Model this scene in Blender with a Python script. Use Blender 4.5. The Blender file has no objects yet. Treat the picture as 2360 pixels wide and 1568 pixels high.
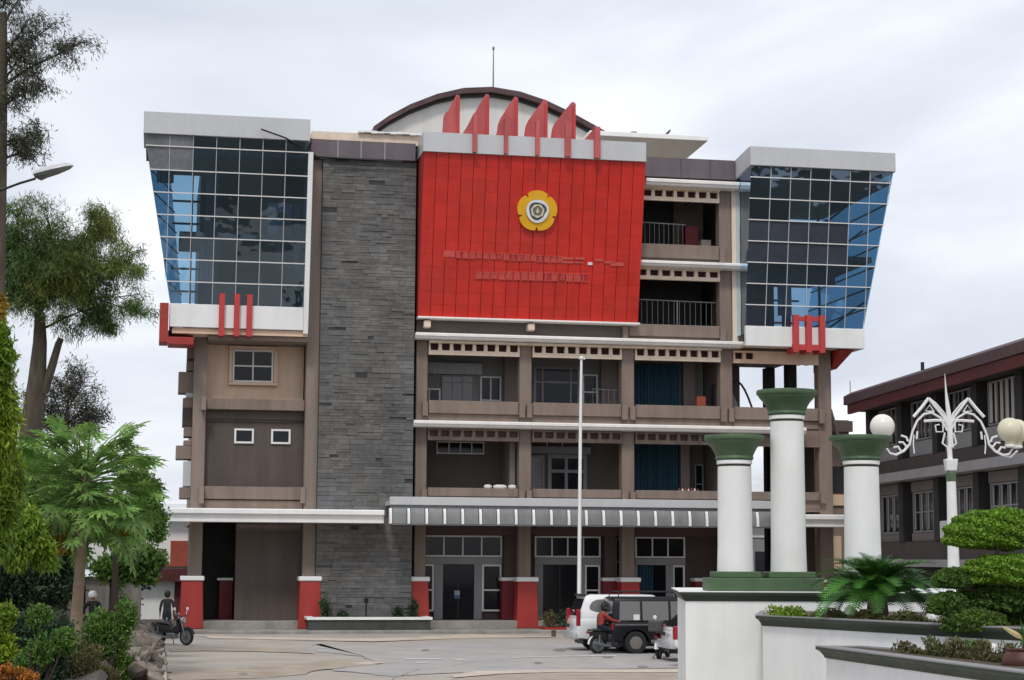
import bpy, bmesh, math, random
import numpy as np
from mathutils import Vector, Matrix, Euler

random.seed(7)
rng = np.random.default_rng(7)
SC = bpy.context.scene
COL = SC.collection
R = math.radians

# ------------------------------------------------------------------ camera
# building axes: X along the front, Y into the building, Z up; the front wall is Y = 0
EYE = 3.0
YAW, PITCH, ROLL = R(10.9), R(6.9), R(0.3)
CAM_LOC = Vector((-79 * math.sin(YAW), -79 * math.cos(YAW), EYE))
_fw = Vector((math.sin(YAW), math.cos(YAW), 0))
_rt = Vector((math.cos(YAW), -math.sin(YAW), 0))
_u0 = -math.sin(PITCH) * _fw + math.cos(PITCH) * Vector((0, 0, 1))
FWD = math.cos(PITCH) * _fw + math.sin(PITCH) * Vector((0, 0, 1))
CR = math.cos(ROLL) * _rt + math.sin(ROLL) * _u0
CU = -math.sin(ROLL) * _rt + math.cos(ROLL) * _u0
cam = bpy.data.cameras.new('camera')
cam.sensor_width = 36
cam.lens = 36 * 4200 / 2359
cam.clip_start = 0.5
cam.clip_end = 6000
co = bpy.data.objects.new('camera', cam)
COL.objects.link(co)
m = Matrix((CR, CU, -FWD)).transposed().to_4x4()
m.translation = CAM_LOC
co.matrix_world = m
SC.camera = co


def at(px, py, d):
    """world point seen at (px, py) of a 2359-wide view, d metres in front of the camera"""
    px, py, d = float(px), float(py), float(d)
    return CAM_LOC + d * (FWD + CR * ((px - 1179.5) / 4200) - CU * ((py - 784) / 4200))


def ground_at(px, d, z=0.0):
    p = at(px, 1292, d)
    return Vector((p.x, p.y, z))


# ------------------------------------------------------------------ sky and sun
SUN_EL, SUN_AZ = R(52), R(200)      # azimuth measured clockwise from +Y
w = bpy.data.worlds.new('World')
SC.world = w
w.use_nodes = True
nt = w.node_tree
N = nt.nodes
bg = N['Background']
sky = N.new('ShaderNodeTexSky')
sky.sky_type = 'NISHITA'
sky.sun_disc = False
sky.sun_elevation = SUN_EL
sky.sun_rotation = SUN_AZ
sky.air_density = 1.0
sky.dust_density = 2.0
bg.inputs[1].default_value = 0.10
tc = N.new('ShaderNodeTexCoord')
sep = N.new('ShaderNodeSeparateXYZ')
nt.links.new(tc.outputs['Generated'], sep.inputs[0])
zz = N.new('ShaderNodeMath'); zz.operation = 'MAXIMUM'
nt.links.new(sep.outputs[2], zz.inputs[0]); zz.inputs[1].default_value = 0.0
za = N.new('ShaderNodeMath'); za.operation = 'ADD'
nt.links.new(zz.outputs[0], za.inputs[0]); za.inputs[1].default_value = 0.22
dx = N.new('ShaderNodeMath'); dx.operation = 'DIVIDE'
dy = N.new('ShaderNodeMath'); dy.operation = 'DIVIDE'
nt.links.new(sep.outputs[0], dx.inputs[0]); nt.links.new(za.outputs[0], dx.inputs[1])
nt.links.new(sep.outputs[1], dy.inputs[0]); nt.links.new(za.outputs[0], dy.inputs[1])
cmb = N.new('ShaderNodeCombineXYZ')
nt.links.new(dx.outputs[0], cmb.inputs[0]); nt.links.new(dy.outputs[0], cmb.inputs[1])


def wnoise(scale, detail, rough, off):
    mp = N.new('ShaderNodeMapping')
    mp.inputs['Location'].default_value = off
    nt.links.new(cmb.outputs[0], mp.inputs[0])
    n = N.new('ShaderNodeTexNoise')
    n.inputs['Scale'].default_value = scale
    n.inputs['Detail'].default_value = detail
    n.inputs['Roughness'].default_value = rough
    n.inputs['Distortion'].default_value = 0.5
    nt.links.new(mp.outputs[0], n.inputs['Vector'])
    return n


n1 = wnoise(1.5, 5, 0.5, (3.3, 1.2, 0))
n2 = wnoise(0.8, 3, 0.5, (7.7, 4.1, 0))
rp = N.new('ShaderNodeValToRGB')
el = rp.color_ramp.elements
el[0].position = 0.34; el[0].color = (5.4, 5.75, 6.5, 1)
el[1].position = 0.66; el[1].color = (8.5, 8.7, 9.1, 1)
e = rp.color_ramp.elements.new(0.5); e.color = (6.6, 6.9, 7.5, 1)
nt.links.new(n1.outputs['Fac'], rp.inputs[0])
mx = N.new('ShaderNodeMixRGB')
cv = N.new('ShaderNodeMapRange')
nt.links.new(n2.outputs['Fac'], cv.inputs[0])
cv.inputs[1].default_value = 0.3; cv.inputs[2].default_value = 0.7
cv.inputs[3].default_value = 1.0; cv.inputs[4].default_value = 0.88
nt.links.new(cv.outputs[0], mx.inputs[0])
nt.links.new(sky.outputs[0], mx.inputs[1])
nt.links.new(rp.outputs[0], mx.inputs[2])
nt.links.new(mx.outputs[0], bg.inputs[0])

sl = bpy.data.lights.new('sun', 'SUN')
sl.energy = 1.3
sl.angle = R(10)
sl.color = (1.0, 0.96, 0.90)
so = bpy.data.objects.new('sun', sl)
COL.objects.link(so)
so.location = (-30, -60, 60)
sd = Vector((math.sin(SUN_AZ) * math.cos(SUN_EL), math.cos(SUN_AZ) * math.cos(SUN_EL), math.sin(SUN_EL)))
so.rotation_euler = (-sd).to_track_quat('-Z', 'Y').to_euler()

SC.view_settings.view_transform = 'Standard'
SC.view_settings.look = 'None'
SC.view_settings.exposure = 0.38
SC.view_settings.gamma = 1
SC.view_settings.use_curve_mapping = False
SC.render.engine = 'CYCLES'
SC.cycles.max_bounces = 8
SC.cycles.transparent_max_bounces = 16


# ------------------------------------------------------------------ materials
def lnk(t, a, b):
    t.links.new(a, b)


def pm(name, rgb, rough=0.7, var=0.12, scale=1.5, bump=0.0, bscale=20, metal=0.0, spec=0.4,
       streak=0.0, dirt=0.0, island=0.0, objrnd=0.0, tint=None, coat=0.0, stretch=(1, 1, 1), transl=0.0):
    mt = bpy.data.materials.new(name)
    mt.use_nodes = True
    t = mt.node_tree
    b = t.nodes['Principled BSDF']
    b.inputs['Roughness'].default_value = rough
    b.inputs['Metallic'].default_value = metal
    b.inputs['Specular IOR Level'].default_value = spec
    b.inputs['Coat Weight'].default_value = coat
    b.inputs['Coat Roughness'].default_value = 0.05
    geo = t.nodes.new('ShaderNodeNewGeometry')
    mp = t.nodes.new('ShaderNodeMapping')
    mp.inputs['Scale'].default_value = stretch
    lnk(t, geo.outputs['Position'], mp.inputs[0])
    val = None

    def noise(sc, det, vec):
        n = t.nodes.new('ShaderNodeTexNoise')
        n.inputs['Scale'].default_value = sc
        n.inputs['Detail'].default_value = det
        n.inputs['Roughness'].default_value = 0.6
        lnk(t, vec, n.inputs['Vector'])
        return n.outputs['Fac']

    def rng_node(sock, lo, hi, a=0.3, c=0.7):
        r = t.nodes.new('ShaderNodeMapRange')
        lnk(t, sock, r.inputs[0])
        r.inputs[1].default_value = a; r.inputs[2].default_value = c
        r.inputs[3].default_value = lo; r.inputs[4].default_value = hi
        return r.outputs[0]

    def mul(a, c):
        if a is None:
            return c
        k = t.nodes.new('ShaderNodeMath'); k.operation = 'MULTIPLY'
        lnk(t, a, k.inputs[0]); lnk(t, c, k.inputs[1])
        return k.outputs[0]
    if var:
        val = mul(val, rng_node(noise(scale, 6, mp.outputs[0]), 1 - var, 1 + var))
        val = mul(val, rng_node(noise(scale * 9, 4, mp.outputs[0]), 1 - var * .5, 1 + var * .5))
    if streak:
        m2 = t.nodes.new('ShaderNodeMapping')
        m2.inputs['Scale'].default_value = (1.5, 1.5, 0.16)
        lnk(t, geo.outputs['Position'], m2.inputs[0])
        val = mul(val, rng_node(noise(1.6, 6, m2.outputs[0]), 1 - streak, 1.03, .33, .58))
    if island:
        val = mul(val, rng_node(geo.outputs['Random Per Island'], 1 - island, 1 + island, 0, 1))
    if objrnd:
        oi = t.nodes.new('ShaderNodeObjectInfo')
        val = mul(val, rng_node(oi.outputs['Random'], 1 - objrnd, 1 + objrnd, 0, 1))
    base = t.nodes.new('ShaderNodeRGB')
    base.outputs[0].default_value = (*rgb, 1)
    csock = base.outputs[0]
    if tint:
        mix = t.nodes.new('ShaderNodeMixRGB')
        lnk(t, rng_node(noise(scale * .6, 5, mp.outputs[0]), 0, 1, .42, .62), mix.inputs[0])
        lnk(t, csock, mix.inputs[1]); mix.inputs[2].default_value = (*tint, 1)
        csock = mix.outputs[0]
    if val is not None:
        vm = t.nodes.new('ShaderNodeVectorMath'); vm.operation = 'SCALE'
        lnk(t, csock, vm.inputs[0]); lnk(t, val, vm.inputs['Scale'])
        csock = vm.outputs[0]
    lnk(t, csock, b.inputs['Base Color'])
    if rough > .15 and rough < .95 and var:
        lnk(t, rng_node(noise(scale * 4, 3, mp.outputs[0]), rough - .08, min(1, rough + .08)), b.inputs['Roughness'])
    if bump:
        bp = t.nodes.new('ShaderNodeBump')
        bp.inputs['Strength'].default_value = bump
        bp.inputs['Distance'].default_value = 0.02
        lnk(t, noise(bscale, 5, mp.outputs[0]), bp.inputs['Height'])
        lnk(t, bp.outputs[0], b.inputs['Normal'])
    if transl:
        tr = t.nodes.new('ShaderNodeBsdfTranslucent')
        lnk(t, csock, tr.inputs[0])
        ms = t.nodes.new('ShaderNodeMixShader')
        ms.inputs[0].default_value = transl
        lnk(t, b.outputs[0], ms.inputs[1]); lnk(t, tr.outputs[0], ms.inputs[2])
        lnk(t, ms.outputs[0], t.nodes['Material Output'].inputs[0])
    return mt


def glass(name, tint, refl=0.10, rough=0.02, wav=0.0):
    mt = bpy.data.materials.new(name)
    mt.use_nodes = True
    t = mt.node_tree
    t.nodes.remove(t.nodes['Principled BSDF'])
    tr = t.nodes.new('ShaderNodeBsdfTransparent')
    oi = t.nodes.new('ShaderNodeObjectInfo')
    mr = t.nodes.new('ShaderNodeMapRange'); lnk(t, oi.outputs['Random'], mr.inputs[0]); mr.inputs[3].default_value = .75; mr.inputs[4].default_value = 1.2
    vm = t.nodes.new('ShaderNodeVectorMath'); vm.operation = 'SCALE'; vm.inputs[0].default_value = tint
    lnk(t, mr.outputs[0], vm.inputs['Scale']); lnk(t, vm.outputs[0], tr.inputs[0])
    gl = t.nodes.new('ShaderNodeBsdfGlossy'); gl.inputs['Roughness'].default_value = rough
    gl.inputs[0].default_value = (.62, .82, 1, 1)
    fr = t.nodes.new('ShaderNodeFresnel'); fr.inputs[0].default_value = 1.5
    ad = t.nodes.new('ShaderNodeMath'); ad.operation = 'ADD'; ad.use_clamp = True
    lnk(t, fr.outputs[0], ad.inputs[0])
    m3 = t.nodes.new('ShaderNodeMapRange'); lnk(t, oi.outputs['Random'], m3.inputs[0]); m3.inputs[3].default_value = refl * .7; m3.inputs[4].default_value = refl * 1.35
    lnk(t, m3.outputs[0], ad.inputs[1])
    ms = t.nodes.new('ShaderNodeMixShader')
    lnk(t, ad.outputs[0], ms.inputs[0]); lnk(t, tr.outputs[0], ms.inputs[1]); lnk(t, gl.outputs[0], ms.inputs[2])
    if wav:
        geo = t.nodes.new('ShaderNodeNewGeometry')
        nz = t.nodes.new('ShaderNodeTexNoise'); nz.inputs['Scale'].default_value = 0.9
        lnk(t, geo.outputs['Position'], nz.inputs['Vector'])
        bp = t.nodes.new('ShaderNodeBump'); bp.inputs['Strength'].default_value = wav; bp.inputs['Distance'].default_value = .05
        lnk(t, nz.outputs['Fac'], bp.inputs['Height']); lnk(t, bp.outputs[0], gl.inputs['Normal'])
    lnk(t, ms.outputs[0], t.nodes['Material Output'].inputs[0])
    return mt


M = {}
M['taupe'] = pm('taupe_paint', (.222, .17, .139), .75, .08, .7, streak=.2)
M['pier'] = pm('pier_paint', (.232, .185, .154), .75, .07, .7, streak=.16)
M['brown'] = pm('dark_brown_paint', (.09, .07, .061), .75, .10, .6, streak=.18)
M['peach'] = pm('peach_paint', (.66, .48, .355), .75, .05, .6, streak=.08)
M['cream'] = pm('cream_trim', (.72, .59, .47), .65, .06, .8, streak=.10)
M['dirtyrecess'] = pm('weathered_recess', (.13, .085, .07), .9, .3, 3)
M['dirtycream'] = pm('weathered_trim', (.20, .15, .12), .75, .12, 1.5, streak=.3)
M['white'] = pm('white_paint', (.78, .78, .77), .55, .04, .8, streak=.04)
M['ledge'] = pm('ledge_paint', (.78, .75, .72), .55, .05, .8, streak=.06)
M['alu'] = pm('grey_panel', (.50, .505, .52), .42, .05, .5, streak=.015)
M['purple'] = pm('purple_panel', (.128, .104, .116), .42, .06, .5, streak=.12)
M['stone'] = pm('slate_stone', (.110, .111, .113), .9, .30, .45, bump=.7, bscale=14, objrnd=.19, tint=(.14, .133, .123))
M['stone_mass'] = pm('slate_stone_small', (.110, .111, .113), .9, .30, .45, bump=.7, bscale=14, island=.19, tint=(.14, .133, .123))
M['mortar'] = pm('dark_joint', (.05, .05, .05), .95, .2, 3)
M['red'] = pm('red_panel_paint', (.55, .024, .015), .38, .09, .35, streak=.09, objrnd=.07, tint=(.50, .030, .020))
M['redback'] = pm('red_backing', (.20, .010, .008), .6, .1)
M['finred'] = pm('faded_red_paint', (.47, .095, .095), .6, .10, 1.2, streak=.18)
M['bracketred'] = pm('bracket_red', (.46, .045, .045), .5, .08, 1.2)
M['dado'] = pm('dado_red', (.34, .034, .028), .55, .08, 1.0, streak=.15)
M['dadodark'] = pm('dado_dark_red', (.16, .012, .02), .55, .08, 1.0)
M['letter'] = pm('letter_red', (.56, .085, .07), .5, .1, 2)
M['letterdark'] = pm('letter_dark_red', (.36, .03, .035), .5, .1, 2)  # darker red for letter grounds picked at random
M['yellow'] = pm('emblem_yellow', (.75, .40, .012), .4, .05, 1.5)
M['silver'] = pm('emblem_white', (.72, .72, .74), .4, .06, 3)
M['slatey'] = pm('emblem_grey', (.085, .10, .12), .4, .15, 5)
M['olive'] = pm('emblem_olive', (.17, .16, .115), .4, .15, 5)
M['palecream'] = pm('emblem_cream', (.66, .62, .44), .4, .06, 3)
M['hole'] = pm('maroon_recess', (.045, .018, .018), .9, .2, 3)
M['frame'] = pm('window_frame_white', (.72, .71, .70), .5, .05, 2)
M['doorgrey'] = pm('door_frame_grey', (.25, .255, .265), .55, .08, 1)
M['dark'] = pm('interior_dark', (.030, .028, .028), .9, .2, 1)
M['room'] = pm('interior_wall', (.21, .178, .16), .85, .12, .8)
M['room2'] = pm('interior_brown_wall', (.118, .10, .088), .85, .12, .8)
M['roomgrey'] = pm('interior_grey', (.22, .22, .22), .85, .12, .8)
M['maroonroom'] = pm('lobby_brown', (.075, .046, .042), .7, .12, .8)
M['teal'] = pm('teal_curtain', (.028, .085, .125), .85, .15, 1.2, stretch=(6, 1, .2))
M['curtain'] = pm('pale_curtain', (.40, .42, .44), .9, .2, 2, stretch=(6, 1, .3))
M['vault'] = pm('gable_plaster', (.60, .595, .575), .75, .05, .5, streak=.04)
M['roofedge'] = pm('maroon_roof_edge', (.075, .040, .042), .45, .3, 1.5)
M['soffit'] = pm('soffit_beige', (.40, .37, .33), .75, .06)
M['metal'] = pm('grey_metal', (.20, .21, .22), .45, .1, 3, metal=.6)
M['black'] = pm('black_paint', (.012, .012, .013), .45, .1, 3)
M['rubber'] = pm('tyre_rubber', (.018, .018, .018), .85, .15, 6)
M['polycarb'] = pm('canopy_sheet', (.20, .205, .203), .35, .10, 1.0, streak=.18)
M['darkglass'] = pm('dark_glass', (.008, .009, .012), .10, 0, spec=.28)
M['greyglass'] = pm('tinted_glass', (.13, .125, .125), .10, 0, spec=.6)
M['tglass'] = glass('curtain_wall_glass', (.21, .40, .58), .12, .03, .35)
M['spandrel'] = pm('grey_spandrel', (.15, .155, .17), .18, .25, .6, spec=.5)
M['spandrel2'] = pm('dark_spandrel', (.040, .047, .064), .14, .2, .6, spec=.5)
M['sideglass'] = glass('side_glass', (.25, .47, .63), .06, .03)
M['concrete'] = pm('platform_concrete', (.30, .285, .265), .9, .18, 1.2, bump=.2, tint=(.22, .205, .185))
M['lot'] = pm('lot_concrete', (.40, .352, .302), .9, .10, .55, bump=.15, bscale=30, tint=(.335, .305, .275), stretch=(.55, 1.3, 1))
M['soil'] = pm('soil', (.075, .055, .038), .95, .3, 2, bump=.5)
M['earth'] = pm('earth_and_grass', (.075, .072, .055), .95, .35, .4, bump=.4, tint=(.11, .10, .085))
M['whitewall'] = pm('monument_white', (.77, .775, .775), .6, .05, .35, streak=.04, tint=(.715, .72, .70))
M['green'] = pm('monument_green', (.072, .125, .062), .5, .10, 1.2, streak=.18)
M['rim'] = pm('rim_dark_green', (.030, .044, .028), .5, .2, 1.5, streak=.15)
M['globe'] = pm('globe_opal', (.74, .71, .65), .3, .03, 2)
M['globe2'] = pm('globe_yellowed', (.62, .58, .43), .3, .03, 2)
M['iron'] = pm('white_iron', (.70, .70, .69), .5, .08, 4)
M['bbrown'] = pm('hall_brown', (.066, .051, .049), .75, .12, .6)
M['bgrey'] = pm('hall_grey_ledge', (.24, .235, .24), .7, .1, .8)
M['bpanel'] = pm('hall_panel', (.165, .146, .136), .75, .1, .8)
M['bred'] = pm('hall_fascia_red', (.085, .018, .018), .6, .15, .6)
M['broof'] = pm('hall_roof_edge', (.075, .048, .052), .55, .2, .8)
M['carwhite'] = pm('car_white', (.72, .73, .74), .3, .02, 1, coat=.6)
M['carblack'] = pm('car_black', (.010, .011, .014), .35, .0, 1, spec=.22, coat=.12)
M['carsilver'] = pm('car_lower_silver', (.42, .43, .44), .4, .03, 1, coat=.3)
M['lamp'] = pm('tail_lamp_red', (.30, .006, .018), .18, 0, coat=.5)
M['chrome'] = pm('chrome', (.55, .55, .56), .2, 0, metal=.9)
M['bark'] = pm('bark_dark', (.085, .068, .052), .95, .35, 5, bump=.8, bscale=10, stretch=(1, 1, .25))
M['papbark'] = pm('bark_pale', (.30, .225, .155), .9, .2, 5, bump=.5, bscale=12, stretch=(.6, .6, 1.5))
M['branch'] = pm('twig', (.040, .030, .024), .95, .2, 5)
M['rock'] = pm('rubble_rock', (.185, .150, .122), .95, .28, 3, bump=.8, bscale=9, objrnd=.28, tint=(.27, .235, .20))
M['needle'] = pm('needle_leaf', (.095, .165, .045), .8, .2, .5, island=.5, tint=(.18, .20, .038), transl=.25)
M['needlegrey'] = pm('needle_grey', (.085, .095, .058), .8, .2, .5, island=.5, tint=(.07, .07, .05), transl=.2)
M['papleaf'] = pm('papaya_leaf', (.155, .29, .065), .5, .2, 1.2, island=.3, objrnd=.4, tint=(.215, .35, .09), transl=.38)
M['deadleaf'] = pm('yellow_leaf', (.30, .20, .022), .7, .3, 3, transl=.25)
M['yleaf'] = pm('lime_leaf', (.14, .24, .020), .6, .3, 1.0, island=.5, tint=(.25, .33, .024), transl=.35)
M['gleaf'] = pm('green_leaf', (.090, .19, .036), .55, .25, 1.0, island=.5, tint=(.15, .25, .045), transl=.3)
M['dleaf'] = pm('dark_leaf', (.030, .062, .026), .6, .25, 1.0, island=.5, tint=(.05, .088, .042), transl=.25)
M['bleaf'] = pm('brownish_leaf', (.10, .11, .038), .75, .25, 1.0, island=.5, tint=(.15, .12, .06), transl=.25)
M['oleaf'] = pm('orange_leaf', (.35, .13, .02), .7, .25, 2, island=.4, transl=.25)
M['tleaf'] = pm('topiary_leaf', (.155, .29, .024), .6, .2, 2.0, island=.4, tint=(.11, .22, .024), transl=.25)
M['tleafd'] = pm('topiary_dark_leaf', (.066, .13, .022), .65, .2, 2.0, island=.45, tint=(.10, .17, .024), transl=.25)
M['cycleaf'] = pm('cycad_leaf', (.055, .185, .018), .36, .2, 2.0, objrnd=.65, tint=(.03, .10, .018), transl=.2)
M['hazyhill'] = pm('hill_hazy_green', (.055, .105, .088), .95, .2, .05, tint=(.07, .125, .105))  # bluish cast of distance haze mixed into the hill colour
M['jacket'] = pm('dark_cloth', (.018, .019, .022), .85, .15, 6)
M['trouser'] = pm('navy_cloth', (.014, .017, .028), .9, .15, 6)
M['skin'] = pm('skin', (.30, .16, .10), .55, .08, 8)
M['hair'] = pm('hair', (.010, .008, .007), .6, .1, 8)
M['helmet'] = pm('white_helmet', (.70, .70, .70), .25, .03, 4, coat=.4)
M['zinc'] = pm('zinc_sheet', (.58, .60, .62), .5, .15, 1.5)
M['shed'] = pm('shed_concrete', (.155, .140, .125), .9, .2, 1.2, streak=.3)
M['brick'] = pm('rust_red_cloth', (.33, .075, .045), .8, .2, 2)
M['signblue'] = pm('notice_blue', (.05, .13, .26), .5, .1, 5)
M['bag'] = pm('white_sack', (.72, .72, .71), .7, .06, 5)
M['pot'] = pm('red_clay', (.075, .022, .017), .5, .2, 3)
M['ivory'] = pm('ivory_leaf', (.62, .52, .26), .6, .1, 3, transl=.2)
M['whiterock'] = pm('white_rock', (.66, .66, .64), .8, .12, 6, bump=.4)


# ------------------------------------------------------------------ mesh helpers
class MB:
    def __init__(self):
        self.v = []; self.f = []

    def add(self, vs, fs):
        o = len(self.v)
        self.v += [tuple(p) for p in vs]
        self.f += [tuple(i + o for i in q) for q in fs]
        return self

    def box(self, x0, x1, y0, y1, z0, z1):
        vs = [(x0, y0, z0), (x1, y0, z0), (x1, y1, z0), (x0, y1, z0), (x0, y0, z1), (x1, y0, z1), (x1, y1, z1), (x0, y1, z1)]
        return self.add(vs, [(0, 3, 2, 1), (4, 5, 6, 7), (0, 1, 5, 4), (1, 2, 6, 5), (2, 3, 7, 6), (3, 0, 4, 7)])

    def hexa(self, lo, hi):
        """lo, hi: four points each, counter-clockwise seen from above"""
        return self.add(list(lo) + list(hi), [(0, 3, 2, 1), (4, 5, 6, 7), (0, 1, 5, 4), (1, 2, 6, 5), (2, 3, 7, 6), (3, 0, 4, 7)])

    def prism(self, poly, axis, a, b):
        """poly of 2-D points extruded along axis ('x': (y,z), 'y': (x,z), 'z': (x,y)) from a to b"""
        n = len(poly)

        def P(q, t):
            return {'x': (t, q[0], q[1]), 'y': (q[0], t, q[1]), 'z': (q[0], q[1], t)}[axis]
        vs = [P(q, a) for q in poly] + [P(q, b) for q in poly]
        fs = [tuple(range(n))[::-1], tuple(range(n, 2 * n))] + [(i, (i + 1) % n, n + (i + 1) % n, n + i) for i in range(n)]
        return self.add(vs, fs)

    def tube(self, pts, r, n=8, cap=True):
        pts = [Vector(p) for p in pts]
        if not hasattr(r, '__len__'):
            r = [r] * len(pts)
        rings = []
        prev = None
        for i, p in enumerate(pts):
            d = (pts[min(i + 1, len(pts) - 1)] - pts[max(i - 1, 0)])
            if d.length < 1e-9:
                d = Vector((0, 0, 1))
            d.normalize()
            if prev is None:
                a = d.orthogonal().normalized()
            else:
                a = (prev - d * prev.dot(d))
                a = a.normalized() if a.length > 1e-6 else d.orthogonal().normalized()
            prev = a
            b = d.cross(a)
            rings.append([p + (a * math.cos(2 * math.pi * k / n) + b * math.sin(2 * math.pi * k / n)) * r[i] for k in range(n)])
        vs = [q for rg in rings for q in rg]
        fs = []
        for i in range(len(pts) - 1):
            for k in range(n):
                fs.append((i * n + k, i * n + (k + 1) % n, (i + 1) * n + (k + 1) % n, (i + 1) * n + k))
        if cap:
            fs.append(tuple(range(n))[::-1]); fs.append(tuple(range((len(pts) - 1) * n, len(pts) * n)))
        return self.add(vs, fs)

    def lathe(self, prof, c=(0, 0, 0), n=28, axis='z'):
        vs = []; fs = []
        for (r, z) in prof:
            for k in range(n):
                a = 2 * math.pi * k / n
                p = (r * math.cos(a), r * math.sin(a), z)
                if axis == 'y':
                    p = (p[0], z, p[1])
                if axis == 'x':
                    p = (z, p[0], p[1])
                vs.append((p[0] + c[0], p[1] + c[1], p[2] + c[2]))
        for i in range(len(prof) - 1):
            for k in range(n):
                fs.append((i * n + k, i * n + (k + 1) % n, (i + 1) * n + (k + 1) % n, (i + 1) * n + k))
        fs.append(tuple(range(n))[::-1]); fs.append(tuple(range((len(prof) - 1) * n, len(prof) * n)))
        return self.add(vs, fs)

    def loft(self, rings, cap=True):
        n = len(rings[0]); vs = [p for r in rings for p in r]; fs = []
        for i in range(len(rings) - 1):
            for k in range(n):
                fs.append((i * n + k, i * n + (k + 1) % n, (i + 1) * n + (k + 1) % n, (i + 1) * n + k))
        if cap:
            fs.append(tuple(range(n))[::-1]); fs.append(tuple(range((len(rings) - 1) * n, len(rings) * n)))
        return self.add(vs, fs)

    def mesh(self, name, mat, smooth=False, bevel=0, seg=1, fix=True):
        me = bpy.data.meshes.new(name)
        me.from_pydata(self.v, [], self.f)
        me.materials.append(mat)
        if fix or bevel:
            bm = bmesh.new(); bm.from_mesh(me)
            if bevel:
                bmesh.ops.remove_doubles(bm, verts=bm.verts, dist=1e-5)
                ed = [e for e in bm.edges if len(e.link_faces) == 2 and e.calc_face_angle(0) > .5]
                bmesh.ops.bevel(bm, geom=ed, offset=bevel, segments=seg, affect='EDGES', profile=.5, clamp_overlap=True)
            bmesh.ops.recalc_face_normals(bm, faces=bm.faces)
            bm.to_mesh(me); bm.free()
        if smooth:
            for p in me.polygons:
                p.use_smooth = True
            try:
                me.set_sharp_from_angle(angle=R(38))
            except Exception:
                pass
        return me

    def build(self, name, mat, parent=None, **k):
        return link(name, self.mesh(name, mat, **k), parent)


def link(name, me, parent=None, loc=(0, 0, 0), rot=(0, 0, 0), scale=(1, 1, 1)):
    o = bpy.data.objects.new(name, me)
    COL.objects.link(o)
    o.parent = parent
    o.location = loc; o.rotation_euler = rot; o.scale = scale
    return o


def B(name, mat, parent, *bx, **k):
    """one part out of one or several boxes (x0,x1,y0,y1,z0,z1)"""
    mb = MB()
    for b in bx:
        mb.box(*b)
    return mb.build(name, mat, parent, **k)


def tag(o, label=None, cat=None, group=None, kind=None):
    if label: o['label'] = label
    if cat: o['category'] = cat
    if group: o['group'] = group
    if kind: o['kind'] = kind
    return o


def thing(name, label, cat, loc=(0, 0, 0), rz=0.0, group=None):
    o = bpy.data.objects.new(name, None)
    COL.objects.link(o)
    o.empty_display_size = .3
    o.location = loc; o.rotation_euler = (0, 0, rz)
    return tag(o, label, cat, group)


_cubes = {}


def cube(mat, ch=0.0):
    """shared unit box, x and z 0..1, y 0..1 (front y=0), front edges chamfered by ch (in unit size)"""
    key = (mat.name, ch)
    if key not in _cubes:
        mb = MB()
        if ch:
            a, b = ch, 1 - ch
            mb.add([(0, ch, 0), (1, ch, 0), (1, ch, 1), (0, ch, 1), (a, 0, a), (b, 0, a), (b, 0, b), (a, 0, b),
                    (0, 1, 0), (1, 1, 0), (1, 1, 1), (0, 1, 1)],
                   [(4, 5, 6, 7), (0, 1, 5, 4), (1, 2, 6, 5), (2, 3, 7, 6), (3, 0, 4, 7),
                    (8, 9, 1, 0), (9, 10, 2, 1), (10, 11, 3, 2), (11, 8, 0, 3), (8, 11, 10, 9)])
        else:
            mb.box(0, 1, 0, 1, 0, 1)
        _cubes[key] = mb.mesh('box_' + mat.name, mat)
    return _cubes[key]


def piece(name, mat, parent, x0, x1, y0, y1, z0, z1, ch=0.0):
    return link(name, cube(mat, ch), parent, (x0, y0, z0), (0, 0, 0), (x1 - x0, y1 - y0, z1 - z0))


def window(parent, x0, x1, z0, z1, Y, cols, rows, fr=.06, framemat=None, panemat=None, depth=.08, name='window'):
    """frame as the part, each pane a sub-part; Y is the front face"""
    framemat = framemat or M['frame']; panemat = panemat or M['darkglass']
    mb = MB()
    mb.box(x0, x1, Y, Y + depth, z0, z0 + fr); mb.box(x0, x1, Y, Y + depth, z1 - fr, z1)
    mb.box(x0, x0 + fr, Y, Y + depth, z0 + fr, z1 - fr); mb.box(x1 - fr, x1, Y, Y + depth, z0 + fr, z1 - fr)
    xs = [x0 + fr + (x1 - x0 - 2 * fr) * i / cols for i in range(cols + 1)] if isinstance(cols, int) else cols
    zs = [z0 + fr + (z1 - z0 - 2 * fr) * i / rows for i in range(rows + 1)] if isinstance(rows, int) else rows
    h = fr * .4
    for x in xs[1:-1]:
        mb.box(x - h, x + h, Y + .004, Y + depth - .004, z0 + fr, z1 - fr)
    for z in zs[1:-1]:
        mb.box(x0 + fr, x1 - fr, Y + .008, Y + depth - .008, z - h, z + h)
    f = mb.build(name, framemat, parent)
    for i in range(len(xs) - 1):
        for j in range(len(zs) - 1):
            piece('pane', panemat, f, xs[i], xs[i + 1], Y + depth * .55, Y + depth * .75, zs[j], zs[j + 1])
    return f


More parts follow.
